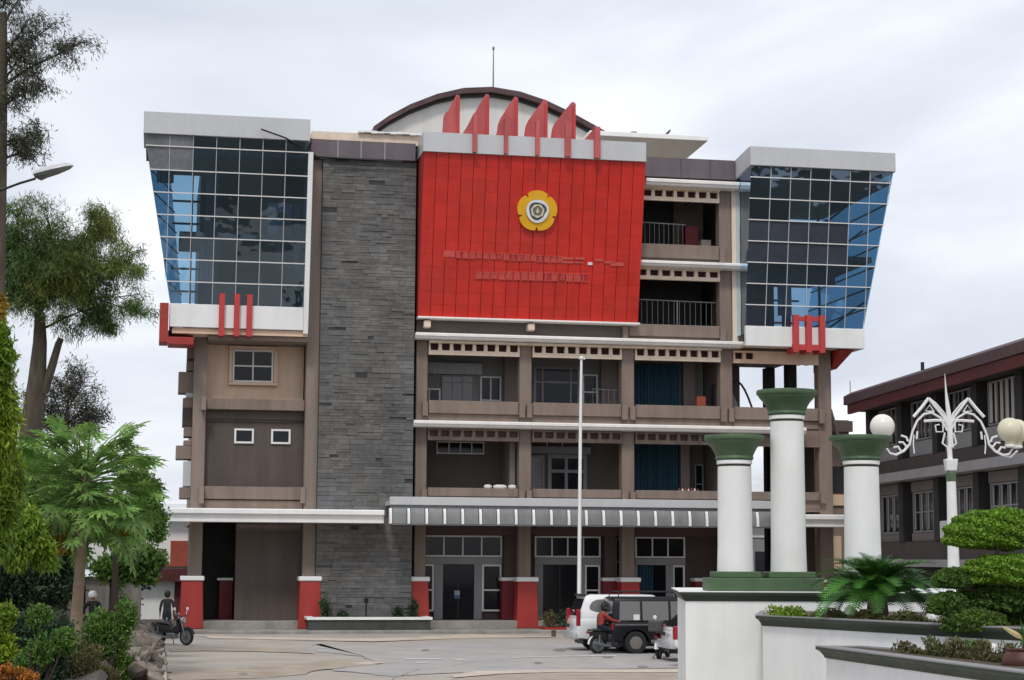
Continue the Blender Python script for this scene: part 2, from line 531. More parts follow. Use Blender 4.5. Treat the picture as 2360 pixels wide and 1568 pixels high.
def leaf_mesh(name, cen, dirs, length, width, mat, nrm_jit=1.0):
    """one mesh of many leaf-sized diamond faces"""
    n = len(cen)
    cen = np.asarray(cen, float); dirs = np.asarray(dirs, float)
    dirs = dirs / (np.linalg.norm(dirs, axis=1, keepdims=True) + 1e-9)
    rv = rng.normal(size=(n, 3))
    side = np.cross(dirs, rv); side /= (np.linalg.norm(side, axis=1, keepdims=True) + 1e-9)
    L = length * rng.uniform(.6, 1.3, (n, 1)); W = width * rng.uniform(.7, 1.3, (n, 1))
    v = np.empty((n, 4, 3))
    v[:, 0] = cen - dirs * L * .5
    v[:, 1] = cen - side * W * .5 + dirs * L * .05
    v[:, 2] = cen + dirs * L * .5
    v[:, 3] = cen + side * W * .5 + dirs * L * .05
    me = bpy.data.meshes.new(name)
    me.vertices.add(4 * n); me.loops.add(4 * n); me.polygons.add(n)
    me.vertices.foreach_set('co', v.reshape(-1))
    me.loops.foreach_set('vertex_index', np.arange(4 * n, dtype=np.int32))
    me.polygons.foreach_set('loop_start', np.arange(0, 4 * n, 4, dtype=np.int32))
    me.polygons.foreach_set('loop_total', np.full(n, 4, dtype=np.int32))
    me.materials.append(mat)
    me.update(calc_edges=True)
    return me


def cloud(cl, per, clumps, sp, flat=1.0, surf=.55):
    """leaf centres: clumps inside ellipsoids. cl = [(centre, (rx,ry,rz))]; returns centres and outward directions"""
    C, D = [], []
    for c, r in cl:
        c = np.array(c); r = np.array(r, float)
        u = rng.normal(size=(clumps, 3)); u /= np.linalg.norm(u, axis=1, keepdims=True)
        rad = (surf + (1 - surf) * rng.uniform(0, 1, (clumps, 1))) * rng.uniform(.75, 1.08, (clumps, 1))
        sub = c + u * rad * r
        k = np.repeat(sub, per, axis=0)
        pts = k + rng.normal(size=k.shape) * sp * np.array([1, 1, flat])
        C.append(pts); D.append(np.repeat(u, per, axis=0))
    return np.concatenate(C), np.concatenate(D)


# ================================================================== SETTING
def struct(name, mb, mat, **k):
    o = mb.build(name, mat, None, **k)
    o['kind'] = 'structure'
    return o


gm = MB()
gm.add([(-2500, -300, -.03), (2500, -300, -.03), (2500, 3000, -.03), (-2500, 3000, -.03)], [(0, 1, 2, 3)])
struct('ground', gm, M['earth'], fix=False)
lot = MB()
nx, ny = 60, 90
xs = np.linspace(-14.6, 26, nx); ys = np.linspace(-100, -2.45, ny)
vs = []
for y in ys:
    for x in xs:
        z = .006 * math.sin(x * .7 + y * .31) + .006 * math.sin(y * .83 - x * .21)
        vs.append((x, y, z + .004))
lot.add(vs, [(j * nx + i, j * nx + i + 1, (j + 1) * nx + i + 1, (j + 1) * nx + i) for j in range(ny - 1) for i in range(nx - 1)])
struct('parking_lot', lot, M['lot'], fix=False)
# stains, sand, old paint and cracks on the lot
M['patch'] = pm('pale_sand_wash', (.55, .47, .385), .95, .12, 1.5, tint=(.47, .41, .35))


def on_lot(px, py):
    d = FWD + CR * ((px - 1179.5) / 4200) - CU * ((py - 784) / 4200)
    t = -CAM_LOC.z / d.z
    return (CAM_LOC.x + d.x * t, CAM_LOC.y + d.y * t)


def stain(name, pxs, mat, z, jag=.5, seed=1):
    """surface stain with an uneven edge; corners taken where the photograph shows them on the lot"""
    r_ = random.Random(seed); pts = [on_lot(*p) for p in pxs]; out = []
    n = len(pts)
    for i in range(n):
        a_, b_ = Vector(pts[i]), Vector(pts[(i + 1) % n])
        L_ = (b_ - a_).length; k = max(2, min(24, int(L_ / .35)))
        for q in range(k):
            p = a_.lerp(b_, q / k)
            j_ = jag * min(1, L_ * .08)
            out.append((p.x + r_.uniform(-j_, j_), p.y + r_.uniform(-j_, j_) * .8))
    mb = MB(); mb.add([(x, y, z) for x, y in out], [tuple(range(len(out)))])
    return struct(name, mb, mat, fix=False)


M['tan'] = pm('tan_dirt', (.335, .275, .22), .95, .18, 1.2, tint=(.37, .31, .255))
M['greyscreed'] = pm('grey_screed', (.345, .33, .32), .9, .12, .8, tint=(.375, .355, .335))
stain('grey_screed', [(720, 1486), (1250, 1478), (1560, 1500), (1560, 1540), (1300, 1545), (1040, 1552), (900, 1560), (760, 1545), (880, 1532), (820, 1512), (700, 1500)], M['greyscreed'], .018, .5, 2)
stain('tan_dirt', [(388, 1496), (430, 1493), (560, 1492), (650, 1497), (730, 1508), (590, 1503), (470, 1501), (392, 1503)], M['tan'], .022, .35, 3)
stain('tan_dirt', [(388, 1548), (500, 1543), (620, 1537), (790, 1522), (845, 1527), (868, 1534), (810, 1539), (730, 1546), (700, 1556), (620, 1564), (500, 1567), (388, 1572)], M['tan'], .022, .3, 4)
stain('tan_dirt', [(1040, 1567), (1150, 1558), (1300, 1554), (1570, 1555), (1570, 1580), (1040, 1580)], M['tan'], .022, .2, 5)
stain('sand_wash', [(1040, 1557), (1100, 1549), (1300, 1545), (1570, 1545), (1570, 1552), (1300, 1551), (1150, 1555), (1045, 1564)], M['patch'], .026, .2, 6)
stain('sand_wash', [(450, 1467), (600, 1469), (800, 1473), (960, 1470), (1080, 1463), (1180, 1466), (1300, 1470), (1080, 1472), (1000, 1475), (860, 1480), (700, 1477), (500, 1473)], M['patch'], .026, .3, 7)
stain('sand_wash', [(800, 1530), (850, 1527), (900, 1529), (850, 1533)], M['patch'], .026, .2, 8)
M['oil'] = pm('oil_stain', (.20, .185, .17), .7, .25, 2, tint=(.27, .25, .23))
for k, (px, py, a_) in enumerate(((1290, 1500, 14), (1400, 1516, 12), (1240, 1530, 10), (1480, 1538, 12), (980, 1500, 9), (560, 1555, 12))):
    stain('oil_stain', [(px + a_ * math.cos(t), py + a_ * .22 * math.sin(t)) for t in np.linspace(0, 2 * math.pi, 14)[:-1]], M['oil'], .028, .8, 20 + k)
M['line'] = pm('worn_line_paint', (.58, .56, .53), .9, .25, 5)
for pts in ([(930, 1520), (1020, 1520), (1020, 1522), (930, 1522)], [(1045, 1521), (1070, 1521), (1070, 1523), (1045, 1523)], [(960, 1528), (990, 1528), (985, 1530), (955, 1530)],
            [(1180, 1517), (1300, 1514), (1420, 1512), (1420, 1513.5), (1300, 1515.5), (1180, 1518.5)]):
    stain('worn_line', pts, M['line'], .030, .05, 9)
M['crack'] = pm('crack', (.275, .255, .235), .95, .2, 5)
for k, pxs in enumerate(([(900, 1568), (960, 1545), (1040, 1538), (1100, 1524), (1180, 1520), (1290, 1508)], [(450, 1520), (560, 1526), (640, 1524), (760, 1532)])):
    pts = [Vector((*on_lot(*p), .034)) for p in pxs]; fine = []
    r_ = random.Random(k)
    for i in range(len(pts) - 1):
        for q in range(9):
            p = pts[i].lerp(pts[i + 1], q / 9); fine.append(Vector((p.x + r_.uniform(-.07, .07), p.y + r_.uniform(-.07, .07), p.z)))
    vs = []
    for i, p in enumerate(fine):
        d_ = (fine[min(i + 1, len(fine) - 1)] - fine[max(0, i - 1)]).normalized(); sd0 = Vector((-d_.y, d_.x, 0)) * r_.uniform(.004, .016)
        vs += [p - sd0, p + sd0]
    mb = MB(); mb.add(vs, [(2 * i, 2 * i + 1, 2 * i + 3, 2 * i + 2) for i in range(len(fine) - 1)])
    struct('crack', mb, M['crack'], fix=False)

# steps and platform in front of the building
b = MB(); b.box(-14.4, 15.2, -2.4, -.27, -.1, .13)
struct('lower_step', b, M['concrete'], bevel=.02)
b = MB(); b.box(-13.9, 15.0, -.25, 12.2, -.1, .45)
struct('platform', b, M['concrete'], bevel=.02)
b = MB(); b.box(-14.85, -14.62, -60, -11.5, -.05, .12)
struct('kerb', b, M['patch'], bevel=.03)
# ridge behind the trees on the left
hb = MB(); nx, ny = 70, 10
vs = []
for j in range(ny):
    for i in range(nx):
        x = -150 + 190 * i / (nx - 1); y = 210 + 160 * j / (ny - 1)
        h = 17.5 * math.sin(math.pi * (.5 * j / (ny - 1))) ** .5 * (.8 + .18 * math.sin(x * .05 + 1.3) + .06 * math.sin(x * .33) + .05 * math.sin(x * .9 + j))
        vs.append((x, y, h - 2))
hb.add(vs, [(j * nx + i, j * nx + i + 1, (j + 1) * nx + i + 1, (j + 1) * nx + i) for j in range(ny - 1) for i in range(nx - 1)])
struct('hill', hb, M['hazyhill'], fix=False, smooth=True)

# ================================================================== MAIN BUILDING
MBD = thing('main_building', 'five storey brown office building with red panelled centre and leaning glass corner towers', 'building')
P = MBD

# --- mass behind, floors, roof
B('rear_block', M['room2'], P, (-13.5, 9.45, 2.75, 12, .45, 20.7))
B('rear_block', M['room2'], P, (9.47, 12.6, 7.12, 12, .45, 20.68))
for z in (5.22, 8.62, 12.42, 15.95, 19.62):
    B('floor_slab', M['taupe'], P, (-3.9, 9.46, .03, 2.74, z, z + .25))
    if z < 13:
        B('floor_slab', M['taupe'], P, (9.48, 14.5, .04, 7.1, z, z + .24))
B('roof_slab', M['soffit'], P, (-9.0, 10.1, .05, 12.1, 20.72, 20.92))
B('roof_slab', M['room2'], P, (-15.9, -9.02, -2.2, 3, 20.42, 20.6))
B('roof_slab', M['room2'], P, (10.4, 16.7, -2.1, 6.8, 20.33, 20.5))
# --- back walls of the galleries
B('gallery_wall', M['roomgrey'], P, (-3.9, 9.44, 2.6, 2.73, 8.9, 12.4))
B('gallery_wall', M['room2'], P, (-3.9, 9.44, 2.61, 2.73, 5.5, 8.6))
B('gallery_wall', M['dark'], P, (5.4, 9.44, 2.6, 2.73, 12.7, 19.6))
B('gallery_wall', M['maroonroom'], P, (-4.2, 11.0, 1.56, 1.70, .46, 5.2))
B('lobby_ceiling', M['maroonroom'], P, (-4.2, 11.0, .56, 1.56, 4.42, 4.6))
B('end_bay_wall', M['room2'], P, (9.47, 9.6, .6, 7.1, 5.5, 8.6), (9.47, 9.6, .6, 7.1, 8.9, 12.4))
B('end_bay_wall', M['room'], P, (9.62, 12.2, 6.9, 7.08, 5.5, 8.6), (9.62, 12.6, 6.9, 7.08, 8.9, 12.4))

# --- columns
for x0, x1, top in ((-4.2, -3.7, 12.42), (.34, .88, 12.42), (4.93, 5.5, 12.42), (9.46, 10.02, 19.62), (14.04, 14.66, 12.5)):
    B('column', M['taupe'], P, (x0, x1, 0, .55, .13, top), bevel=.03)
B('column', M['pier'], P, (-13.64, -13.1, 0, .6, .13, 12.5), bevel=.03)
B('column', M['pier'], P, (-8.95, -8.40, -.3, .5, .13, 20.13), bevel=.03)
for y in (3.8, 6.9):
    B('column', M['dark'], P, (13.95, 14.4, y, y + .55, .45, 12.4))
B('column', M['maroonroom'], P, (-.1, .5, .95, 1.5, .46, 4.42))
B('column', M['maroonroom'], P, (4.4, 4.9, .95, 1.5, .46, 4.42))
B('corner_post', M['cream'], P, (10.05, 10.33, -.02, .5, 12.7, 19.6), bevel=.02)
B('drain_pipe', M['alu'], P, (10.35, 10.62, .1, .5, 12.7, 19.6), bevel=.04)

# --- dados with white caps at the column feet
for x0, x1, y0, zb in ((-13.92, -13.05, -.24, .13), (-9.05, -8.2, -.5, .13), (-4.38, -3.6, -.22, .13), (.28, 1.12, -.22, .13), (4.86, 5.66, -.22, .13), (9.4, 10.2, -.22, .13), (13.98, 14.76, -.22, .13)):
    mb = MB()
    mb.hexa([(x0 - .06, y0 - .05, zb), (x1 + .06, y0 - .05, zb), (x1 + .06, .62, zb), (x0 - .06, .62, zb)],
            [(x0, y0, 2.1), (x1, y0, 2.1), (x1, .62, 2.1), (x0, .62, 2.1)])
    d = mb.build('column_dado', M['dado'], P, bevel=.025)
    B('cap', M['white'], d, (x0 - .06, x1 + .06, y0 - .06, .66, 2.103, 2.30), bevel=.035)
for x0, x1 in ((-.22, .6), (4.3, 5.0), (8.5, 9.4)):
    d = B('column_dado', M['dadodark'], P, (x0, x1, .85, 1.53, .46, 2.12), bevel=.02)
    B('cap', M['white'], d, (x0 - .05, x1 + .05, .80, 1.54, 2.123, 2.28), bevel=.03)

# --- rails / parapet beams of the galleries
bays = {5.72: [(-3.68, .32), (.9, 4.91), (5.52, 9.44), (10.04, 14.02)],
        9.28: [(-3.68, .32), (.9, 4.91), (5.52, 9.44), (10.04, 14.02)],
        12.89: [(5.2, 9.44)], 16.42: [(5.2, 9.44)]}
hts = {5.72: .37, 9.28: .56, 12.89: .54, 16.42: .63}
for z, lst in bays.items():
    for (a, c) in lst:
        B('parapet', M['taupe'], P, (a + .03, c - .03, -.13, .22, z, z + hts[z]), bevel=.02)
        B('beam', M['taupe'], P, (a, c, .02, .3, z - .36, z - .01))
        B('bracket', M['taupe'], P, (c - .02, c + .24, -.24, -.005, z - .12, z + hts[z] - .08), bevel=.015)
        B('bracket', M['taupe'], P, (a - .26, a - .02, -.24, -.005, z - .12, z + hts[z] - .08), bevel=.015)
# --- white ledges with a rounded nose and a cream band below
def ledge(x0, x1, z0, z1, y=-.7, mat=None, yb=.02):
    mb = MB(); h = z1 - z0
    pr = [(yb, z0), (y + .16, z0), (y + .10, z0 + .03), (y + .07, z0 + h * .35), (y, z0 + h * .5), (y, z1 - .04), (y + .04, z1), (yb, z1)]
    mb.prism(pr, 'x', x0, x1)
    return mb.build('ledge', mat or M['ledge'], P)


ledge(-4.33, 10.33, 12.44, 12.70)
ledge(-4.36, 13.2, 8.66, 8.93)
ledge(5.6, 10.28, 15.97, 16.21)
ledge(5.9, 10.22, 19.6, 19.9)
for x0, x1, z in ((-3.68, 9.44, 12.30), (5.3, 9.44, 15.9), (5.3, 9.44, 19.5)):
    B('trim_band', M['cream'], P, (x0, x1, -.3, .1, z + .02, z + .12))
# --- vent panels: a frame and its upright stiles in front of a dark recess
def vent(x0, x1, z0, z1, n, mat, single=None):
    y0, y1 = -.14, .04
    fr = MB()
    hz0, hz1 = z0 + (z1 - z0) * .32, z0 + (z1 - z0) * .84
    fr.box(x0, x1, y0, y1, z0, hz0); fr.box(x0, x1, y0, y1, hz1, z1)
    f = fr.build('vent_panel', mat, P)
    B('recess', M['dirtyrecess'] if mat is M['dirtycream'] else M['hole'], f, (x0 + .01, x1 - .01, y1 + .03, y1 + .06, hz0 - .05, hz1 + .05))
    if single:
        B('blank', mat, f, (x0 + single, x1, y0 + .002, y1 + .028, hz0 + .001, hz1 - .001))
        x1 = x0 + single
    p = (x1 - x0) / n
    for i in range(n + 1):
        c = x0 + p * i; hw = p * .165
        a, q = max(x0, c - hw), min(x1, c + hw)
        if q - a > .02:
            mb = MB()
            mb.hexa([(a - .0, y0 + .003, hz0 + .001), (q, y0 + .003, hz0 + .001), (q, y1 + .028, hz0 + .001), (a, y1 + .028, hz0 + .001)],
                    [(a + .02, y0 + .003, hz1 - .001), (q - .02, y0 + .003, hz1 - .001), (q - .02, y1 + .028, hz1 - .001), (a + .02, y1 + .028, hz1 - .001)])
            mb.build('stile', mat, f)


for a, c in ((-3.68, .32), (.9, 4.91), (5.52, 9.44)):
    vent(a, c, 11.82, 12.42, 8, M['cream'])
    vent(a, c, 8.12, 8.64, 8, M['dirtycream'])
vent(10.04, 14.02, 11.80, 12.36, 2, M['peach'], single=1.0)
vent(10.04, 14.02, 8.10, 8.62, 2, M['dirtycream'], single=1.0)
vent(5.58, 9.44, 15.44, 15.96, 7, M['cream'])
vent(5.85, 9.44, 19.02, 19.58, 7, M['cream'])

# --- galleries, level 3 (z 8.9): windows, doors, curtains
Yw = 2.5
window(P, -3.75, -2.75, 9.05, 10.6, Yw, 2, 2, .07)
window(P, -2.7, -1.25, 9.05, 11.2, Yw, 3, [9.1, 10.9, 11.15], .05, M['doorgrey'], M['greyglass'])
window(P, -.95, .0, 9.05, 11.2, Yw, 2, 2, .07)
B('pillar', M['room'], P, (.1, .95, 2.2, 2.58, 8.9, 12.4))
B('lace_curtain', M['curtain'], P, (-3.7, -.9, 2.38, 2.42, 11.25, 11.75))
window(P, 1.5, 3.6, 9.0, 11.7, Yw, [1.56, 1.9, 3.2, 3.54], [9.06, 11.0, 11.64], .10, M['doorgrey'])
window(P, 3.75, 4.45, 9.05, 11.4, Yw, 1, 3, .07)
B('pillar', M['room'], P, (4.55, 5.25, 2.2, 2.58, 8.9, 12.4))
mb = MB()
mb.tube([(3.7, .5, 10.55), (5.0, .5, 10.5)], .02, 6)
for i in range(6):
    mb.tube([(3.75 + .24 * i, .5, 9.84), (3.75 + .24 * i, .5, 10.55)], .012, 5)
mb.build('railing', M['metal'], P)
def drape(name, mat, x0, x1, y, z0, z1, folds):
    mb = MB(); n = folds * 8; vs = []
    for k in range(n + 1):
        x = x0 + (x1 - x0) * k / n; yy = y + .07 * math.sin(2 * math.pi * k / 8 + .6 * math.sin(k * .21))
        vs += [(x, yy, z0), (x, yy, z1), (x, yy + .03, z0), (x, yy + .03, z1)]
    fs = []
    for k in range(n):
        a = 4 * k; c = a + 4
        fs += [(a, c, c + 1, a + 1), (a + 3, c + 3, c + 2, a + 2), (a + 1, c + 1, c + 3, a + 3)]
    mb.add(vs, fs)
    return mb.build(name, mat, P, fix=False)


drape('teal_curtain', M['teal'], 6.0, 8.2, 2.2, 9.0, 11.9, 14)
drape('teal_curtain', M['teal'], 6.0, 8.1, 2.2, 5.6, 8.5, 14)
B('pillar', M['room'], P, (8.4, 8.95, 2.2, 2.58, 8.9, 12.4))
B('red_cabinet', M['brick'], P, (8.6, 9.0, .75, 1.1, 8.9, 10.35))
# chair on the gallery
mb = MB()
mb.box(9.0, 9.42, .65, 1.1, 9.9, 9.96)
for x in (9.02, 9.38):
    for y in (.68, 1.06):
        mb.box(x, x + .03, y, y + .03, 8.9, 9.9)
mb.box(9.36, 9.42, .65, 1.1, 9.96, 10.9)
mb.build('gallery_chair', M['black'], P)
# end bay clutter: covered bundle with a hose over it
mb = MB()
mb.loft([[(10.3 + .75 * math.cos(a) * s, 2.2 + .6 * math.sin(a) * s, z) for a in np.linspace(0, 2 * math.pi, 14)[:-1]] for s, z in ((1.0, 8.9), (1.05, 9.5), (.85, 10.2), (.5, 10.75), (.15, 10.95))])
mb.build('covered_bundle', M['bgrey'], P, smooth=True)
mb = MB()
mb.tube([(10.1 + 1.8 * t, 1.5, 10.6 + .75 * math.sin(math.pi * min(1, t * 1.25)) - 1.6 * t * t) for t in np.linspace(0, 1, 12)], .05, 7)
mb.build('hose', M['black'], P, smooth=True)
# --- level 2 (z 5.2)
window(P, -2.9, -.75, 7.7, 8.25, Yw + .02, 4, 1, .05)
B('corner_wall', M['room'], P, (.06, .3, .7, 2.55, 5.5, 8.6))
window(P, 1.2, 2.0, 5.55, 7.7, Yw, 1, [5.6, 6.4, 7.65], .09, M['doorgrey'], M['greyglass'])
window(P, 2.15, 3.95, 5.5, 7.75, Yw, [2.3, 3.0, 3.8], [5.56, 7.0, 7.7], .17, M['doorgrey'])
B('lintel', M['doorgrey'], P, (1.1, 4.1, 2.4, 2.6, 7.78, 8.1))
for x in (1.3, 2.1, 2.8, 3.7):
    B('louvre', M['frame'], P, (x, x + .03, 2.5, 2.55, 8.12, 8.5))
B('pillar', M['room'], P, (8.2, 8.6, 2.0, 2.58, 5.5, 8.6))
window(P, 9.0, 9.4, 5.6, 7.4, Yw, 1, 2, .05, M['doorgrey'])
for x, wd in ((-1.2, .36), (-.8, .62), (-.13, .36)):
    mb = MB()
    mb.loft([[(x + wd / 2 * (1 + s * math.cos(a)), .05 + .14 * s * math.sin(a), z) for a in np.linspace(0, 2 * math.pi, 12)[:-1]] for s, z in ((.8, 6.09), (1, 6.14), (.95, 6.21), (.6, 6.25))])
    tag(mb.build('white_sack', M['bag'], None, smooth=True), {-1.2: 'small white sack at the left end of the row on the gallery rail', -.8: 'long white sack in the middle of the row on the gallery rail', -.13: 'small white sack at the right end of the row on the gallery rail'}[x], 'sack', 'white sacks lying on the gallery rail')
for i in range(7):
    x = 7.55 + i * .14; hh = random.uniform(.06, .16)
    mb = MB(); mb.lathe([(.035, 6.09), (.04, 6.09 + hh * .6), (.02, 6.09 + hh), (.018, 6.09 + hh + .03)], (x, .05, 0), 8)
    tag(mb.build('small_bottle', M['bag'] if i % 2 else M['brick'], None, smooth=True),
        ('leftmost', 'second', 'third', 'fourth', 'fifth', 'sixth', 'rightmost')[i] + ' of the tiny bottles on the brown rail before the lower teal curtain, ' + ('white' if i % 2 else 'rusty red'), 'bottle', 'bottles on the gallery rail')
# --- upper galleries right of the red sign
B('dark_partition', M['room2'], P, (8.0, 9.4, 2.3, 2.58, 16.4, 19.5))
mb = MB()
mb.tube([(5.8, .4, 18.1), (8.0, .4, 18.05)], .03, 6)
for i in range(10):
    mb.tube([(5.9 + .22 * i, .4, 17.05), (5.9 + .22 * i, .4, 18.1)], .014, 5)
mb.build('railing', M['metal'], P)
mb = MB()
mb.tube([(5.6, .4, 14.6), (9.4, .4, 14.55)], .03, 6); mb.tube([(7.6, .4, 13.4), (7.6, .4, 14.6)], .03, 6)
for i in range(15):
    mb.tube([(5.7 + .25 * i, .4, 13.4), (5.7 + .25 * i, .4, 14.55)], .014, 5)
mb.build('railing', M['metal'], P)
B('brick_cabinet', M['dadodark'], P, (8.3, 8.9, 1.4, 1.9, 16.4, 18.2))
B('stored_box', M['room'], P, (8.9, 9.35, .9, 1.4, 17.0, 17.5))
mb = MB()
mb.tube([(8.2, .9, 19.0), (8.7, .6, 19.35)], .12, 8)
mb.build('duct', M['black'], P)

# --- ground floor entrances
def entrance(x0, x1, dx0, dx1, side):
    Y = 1.42
    window(P, x0, x1, 3.15, 4.08, Y, 4 if x1 - x0 > 2.5 else 3, 1, .07)
    B('lintel', M['doorgrey'], P, (x0, x1, Y - .05, Y + .12, 2.84, 3.13))
    B('door_post', M['doorgrey'], P, (dx0 - .38, dx0, Y - .02, Y + .12, .46, 2.83))
    B('door_post', M['doorgrey'], P, (dx1, dx1 + .34, Y - .02, Y + .12, .46, 2.83))
    dr = B('door', M['darkglass'], P, (dx0, dx1, Y + .06, Y + .1, .46, 2.83))
    B('door_leaf_edge', M['black'], dr, ((dx0 + dx1) / 2 - .03, (dx0 + dx1) / 2 + .03, Y + .03, Y + .058, .48, 2.8))
    for a, c in side:
        window(P, a, c, .8, 2.83, Y, 1, [.87, 1.72, 2.76], .08)
    return dr


e1 = entrance(-3.6, -.12, -2.73, -1.35, [(-1.0, -.14), (-3.75, -3.12)])
n1_ = B('notice', M['signblue'], e1, (-2.22, -1.98, 1.42, 1.47, 1.35, 1.7))
B('notice_head', M['curtain'], n1_, (-2.22, -1.98, 1.41, 1.417, 1.5, 1.69))
entrance(1.34, 4.32, 1.71, 3.24, [(3.6, 4.3)])
entrance(5.9, 8.2, 6.0, 7.3, [(7.62, 8.18)])
window(P, 5.0, 5.35, 1.0, 4.0, 1.42, 1, 3, .06, M['doorgrey'])
drape('blue_curtain', M['teal'], 6.0, 6.7, 1.36, .5, 2.8, 5)
B('ceiling_beam', M['maroonroom'], P, (-4.1, 11, .57, .9, 4.1, 4.42))

# --- canopy over the entrances
CX0, CX1 = -5.52, 11.08
B('canopy_slab', M['alu'], P, (CX0, CX1, -2.0, -.02, 5.27, 5.45))
B('canopy_fascia', M['alu'], P, (CX0 - .02, CX1 + .02, -2.24, -2.0, 5.27, 5.61), bevel=.015)
npan = 22
pitch = (CX1 - CX0) / npan
arc = [(-2.16 - .20 * math.sin(t), 4.50 + .66 * math.cos(t)) for t in np.linspace(0.05, math.pi / 2, 7)]
can = B('canopy_frame', M['metal'], P, (CX0, CX1, -2.14, -2.06, 5.14, 5.262), (CX0, CX1, -2.34, -2.28, 4.44, 4.49))
for i in range(npan):
    a, c = CX0 + pitch * i + .09, CX0 + pitch * (i + 1) - .09
    vs = []
    for (y, z) in arc:
        vs += [(a, y, z), (c, y, z)]
    mb = MB(); mb.add(vs, [(2 * k, 2 * k + 1, 2 * k + 3, 2 * k + 2) for k in range(len(arc) - 1)])
    mb.add([(x, y + .02, z - .005) for x, y, z in vs], [(2 * k, 2 * k + 2, 2 * k + 3, 2 * k + 1) for k in range(len(arc) - 1)])
    mb.build('canopy_sheet', M['polycarb'], can, fix=False, smooth=True)
for i in range(npan + 1):
    c = CX0 + pitch * i
    pr = [(y - .05, z + .0) for y, z in arc] + [(y + .05, z - .02) for y, z in arc[::-1]]
    pr = [(y - .07, min(z, 5.13)) for y, z in arc] + [(-2.2, 4.47), (-2.12, 5.13)]
    hw = .054
    mb = MB(); mb.prism(pr, 'x', c - hw, c + hw)
    mb.build('canopy_rib', M['white'], can)
# left canopy with a stepped white edge
mb = MB()
mb.prism([(0, 4.52), (-1.84, 4.52), (-1.84, 4.79), (-1.92, 4.83), (-2.0, 4.86), (-2.0, 5.02), (-1.97, 5.06), (0, 5.06)], 'x', -14.56, -5.74)
mb.build('side_canopy', M['white'], P)
B('side_canopy', M['white'], P, (-14.92, -14.5, -1.2, 9, 4.08, 4.5), bevel=.03)
mb = MB()
mb.prism([(.02, 4.54), (-1.84, 4.54), (-1.84, 4.79), (-1.92, 4.83), (-2.0, 4.86), (-2.0, 5.02), (-1.97, 5.06), (.02, 5.06)], 'x', 11.6, 15.6)
mb.build('side_canopy', M['white'], P)

# --- left bay under the glass tower
B('garage_wall', M['brown'], P, (-11.7, -8.97, .55, .75, .45, 4.5))
B('garage_wall', M['dark'], P, (-13.5, -11.72, 2.5, 2.7, .46, 4.5), (-13.5, -13.4, .62, 2.5, .46, 4.5))
d = B('column_dado', M['dadodark'], P, (-12.3, -11.75, 1.9, 2.4, .46, 2.1))
B('cap', M['white'], d, (-12.4, -11.73, 1.85, 2.42, 2.103, 2.2))
B('bay_wall', M['brown'], P, (-13.1, -8.97, .42, .62, 6.04, 9.26))
B('bay_trim', M['brown'], P, (-13.08, -8.97, .30, .42, 8.88, 9.25), (-13.08, -9.4, .34, .418, 8.80, 8.86))
B('bay_wall', M['peach'], P, (-13.1, -8.97, .82, 1.0, 9.74, 12.1))
B('bay_soffit', M['taupe'], P, (-13.1, -8.97, -1.0, .98, 12.11, 12.3))
B('bay_soffit', M['peach'], P, (-14.6, -8.99, -1.15, .9, 12.31, 12.54))
for z0, z1, y in ((9.27, 9.73, -.04), (5.50, 6.03, -.04), (5.1, 5.47, .05)):
    B('beam', M['taupe'], P, (-13.08, -8.97, y, .42, z0, z1), bevel=.015)
for x0, x1, z0, z1 in ((-13.3, -13.1, 5.3, 6.0), (-9.1, -8.9, 5.35, 6.03), (-13.3, -13.1, 9.2, 9.75)):
    B('bracket', M['pier'], P, (x0, x1, -.40, -.31 if x0 > -9.5 else -.005, z0, z1))
wf = window(P, -12.0, -10.28, 10.52, 11.9, .74, 2, 2, .07)
B('sill', M['peach'], wf, (-12.15, -10.1, .60, .81, 10.38, 10.5))
B('surround', M['peach'], wf, (-12.15, -10.1, .68, .815, 11.92, 12.05), (-12.15, -12.02, .68, .815, 10.52, 11.9), (-10.26, -10.1, .68, .815, 10.52, 11.9))
for a in (-11.88, -10.33):
    window(P, a, a + .82, 7.87, 8.5, .34, 1, 1, .08)
# side wall and the slab ends that stick out of it
B('side_wall', M['pier'], P, (-13.62, -13.5, .62, 11.9, 4.5, 12.5))
for x, z0, z1, mt in ((-14.13, 12.22, 12.88, 'taupe'), (-13.93, 11.49, 12.17, 'pier'), (-13.94, 10.96, 11.39, 'pier'), (-14.26, 10.03, 10.92, 'pier'), (-13.93, 9.82, 10.03, 'alu'),
                      (-14.05, 9.38, 9.81, 'pier'), (-14.05, 8.61, 9.37, 'brown'), (-13.98, 8.16, 8.58, 'pier'), (-13.98, 7.79, 8.0, 'pier'), (-14.29, 7.20, 7.78, 'pier'), (-13.96, 6.05, 7.11, 'alu'), (-14.10, 5.53, 6.01, 'pier')):
    B('slab_end', M[mt], P, (x, -13.63, 1.0, 2.2, z0, z1), bevel=.02)

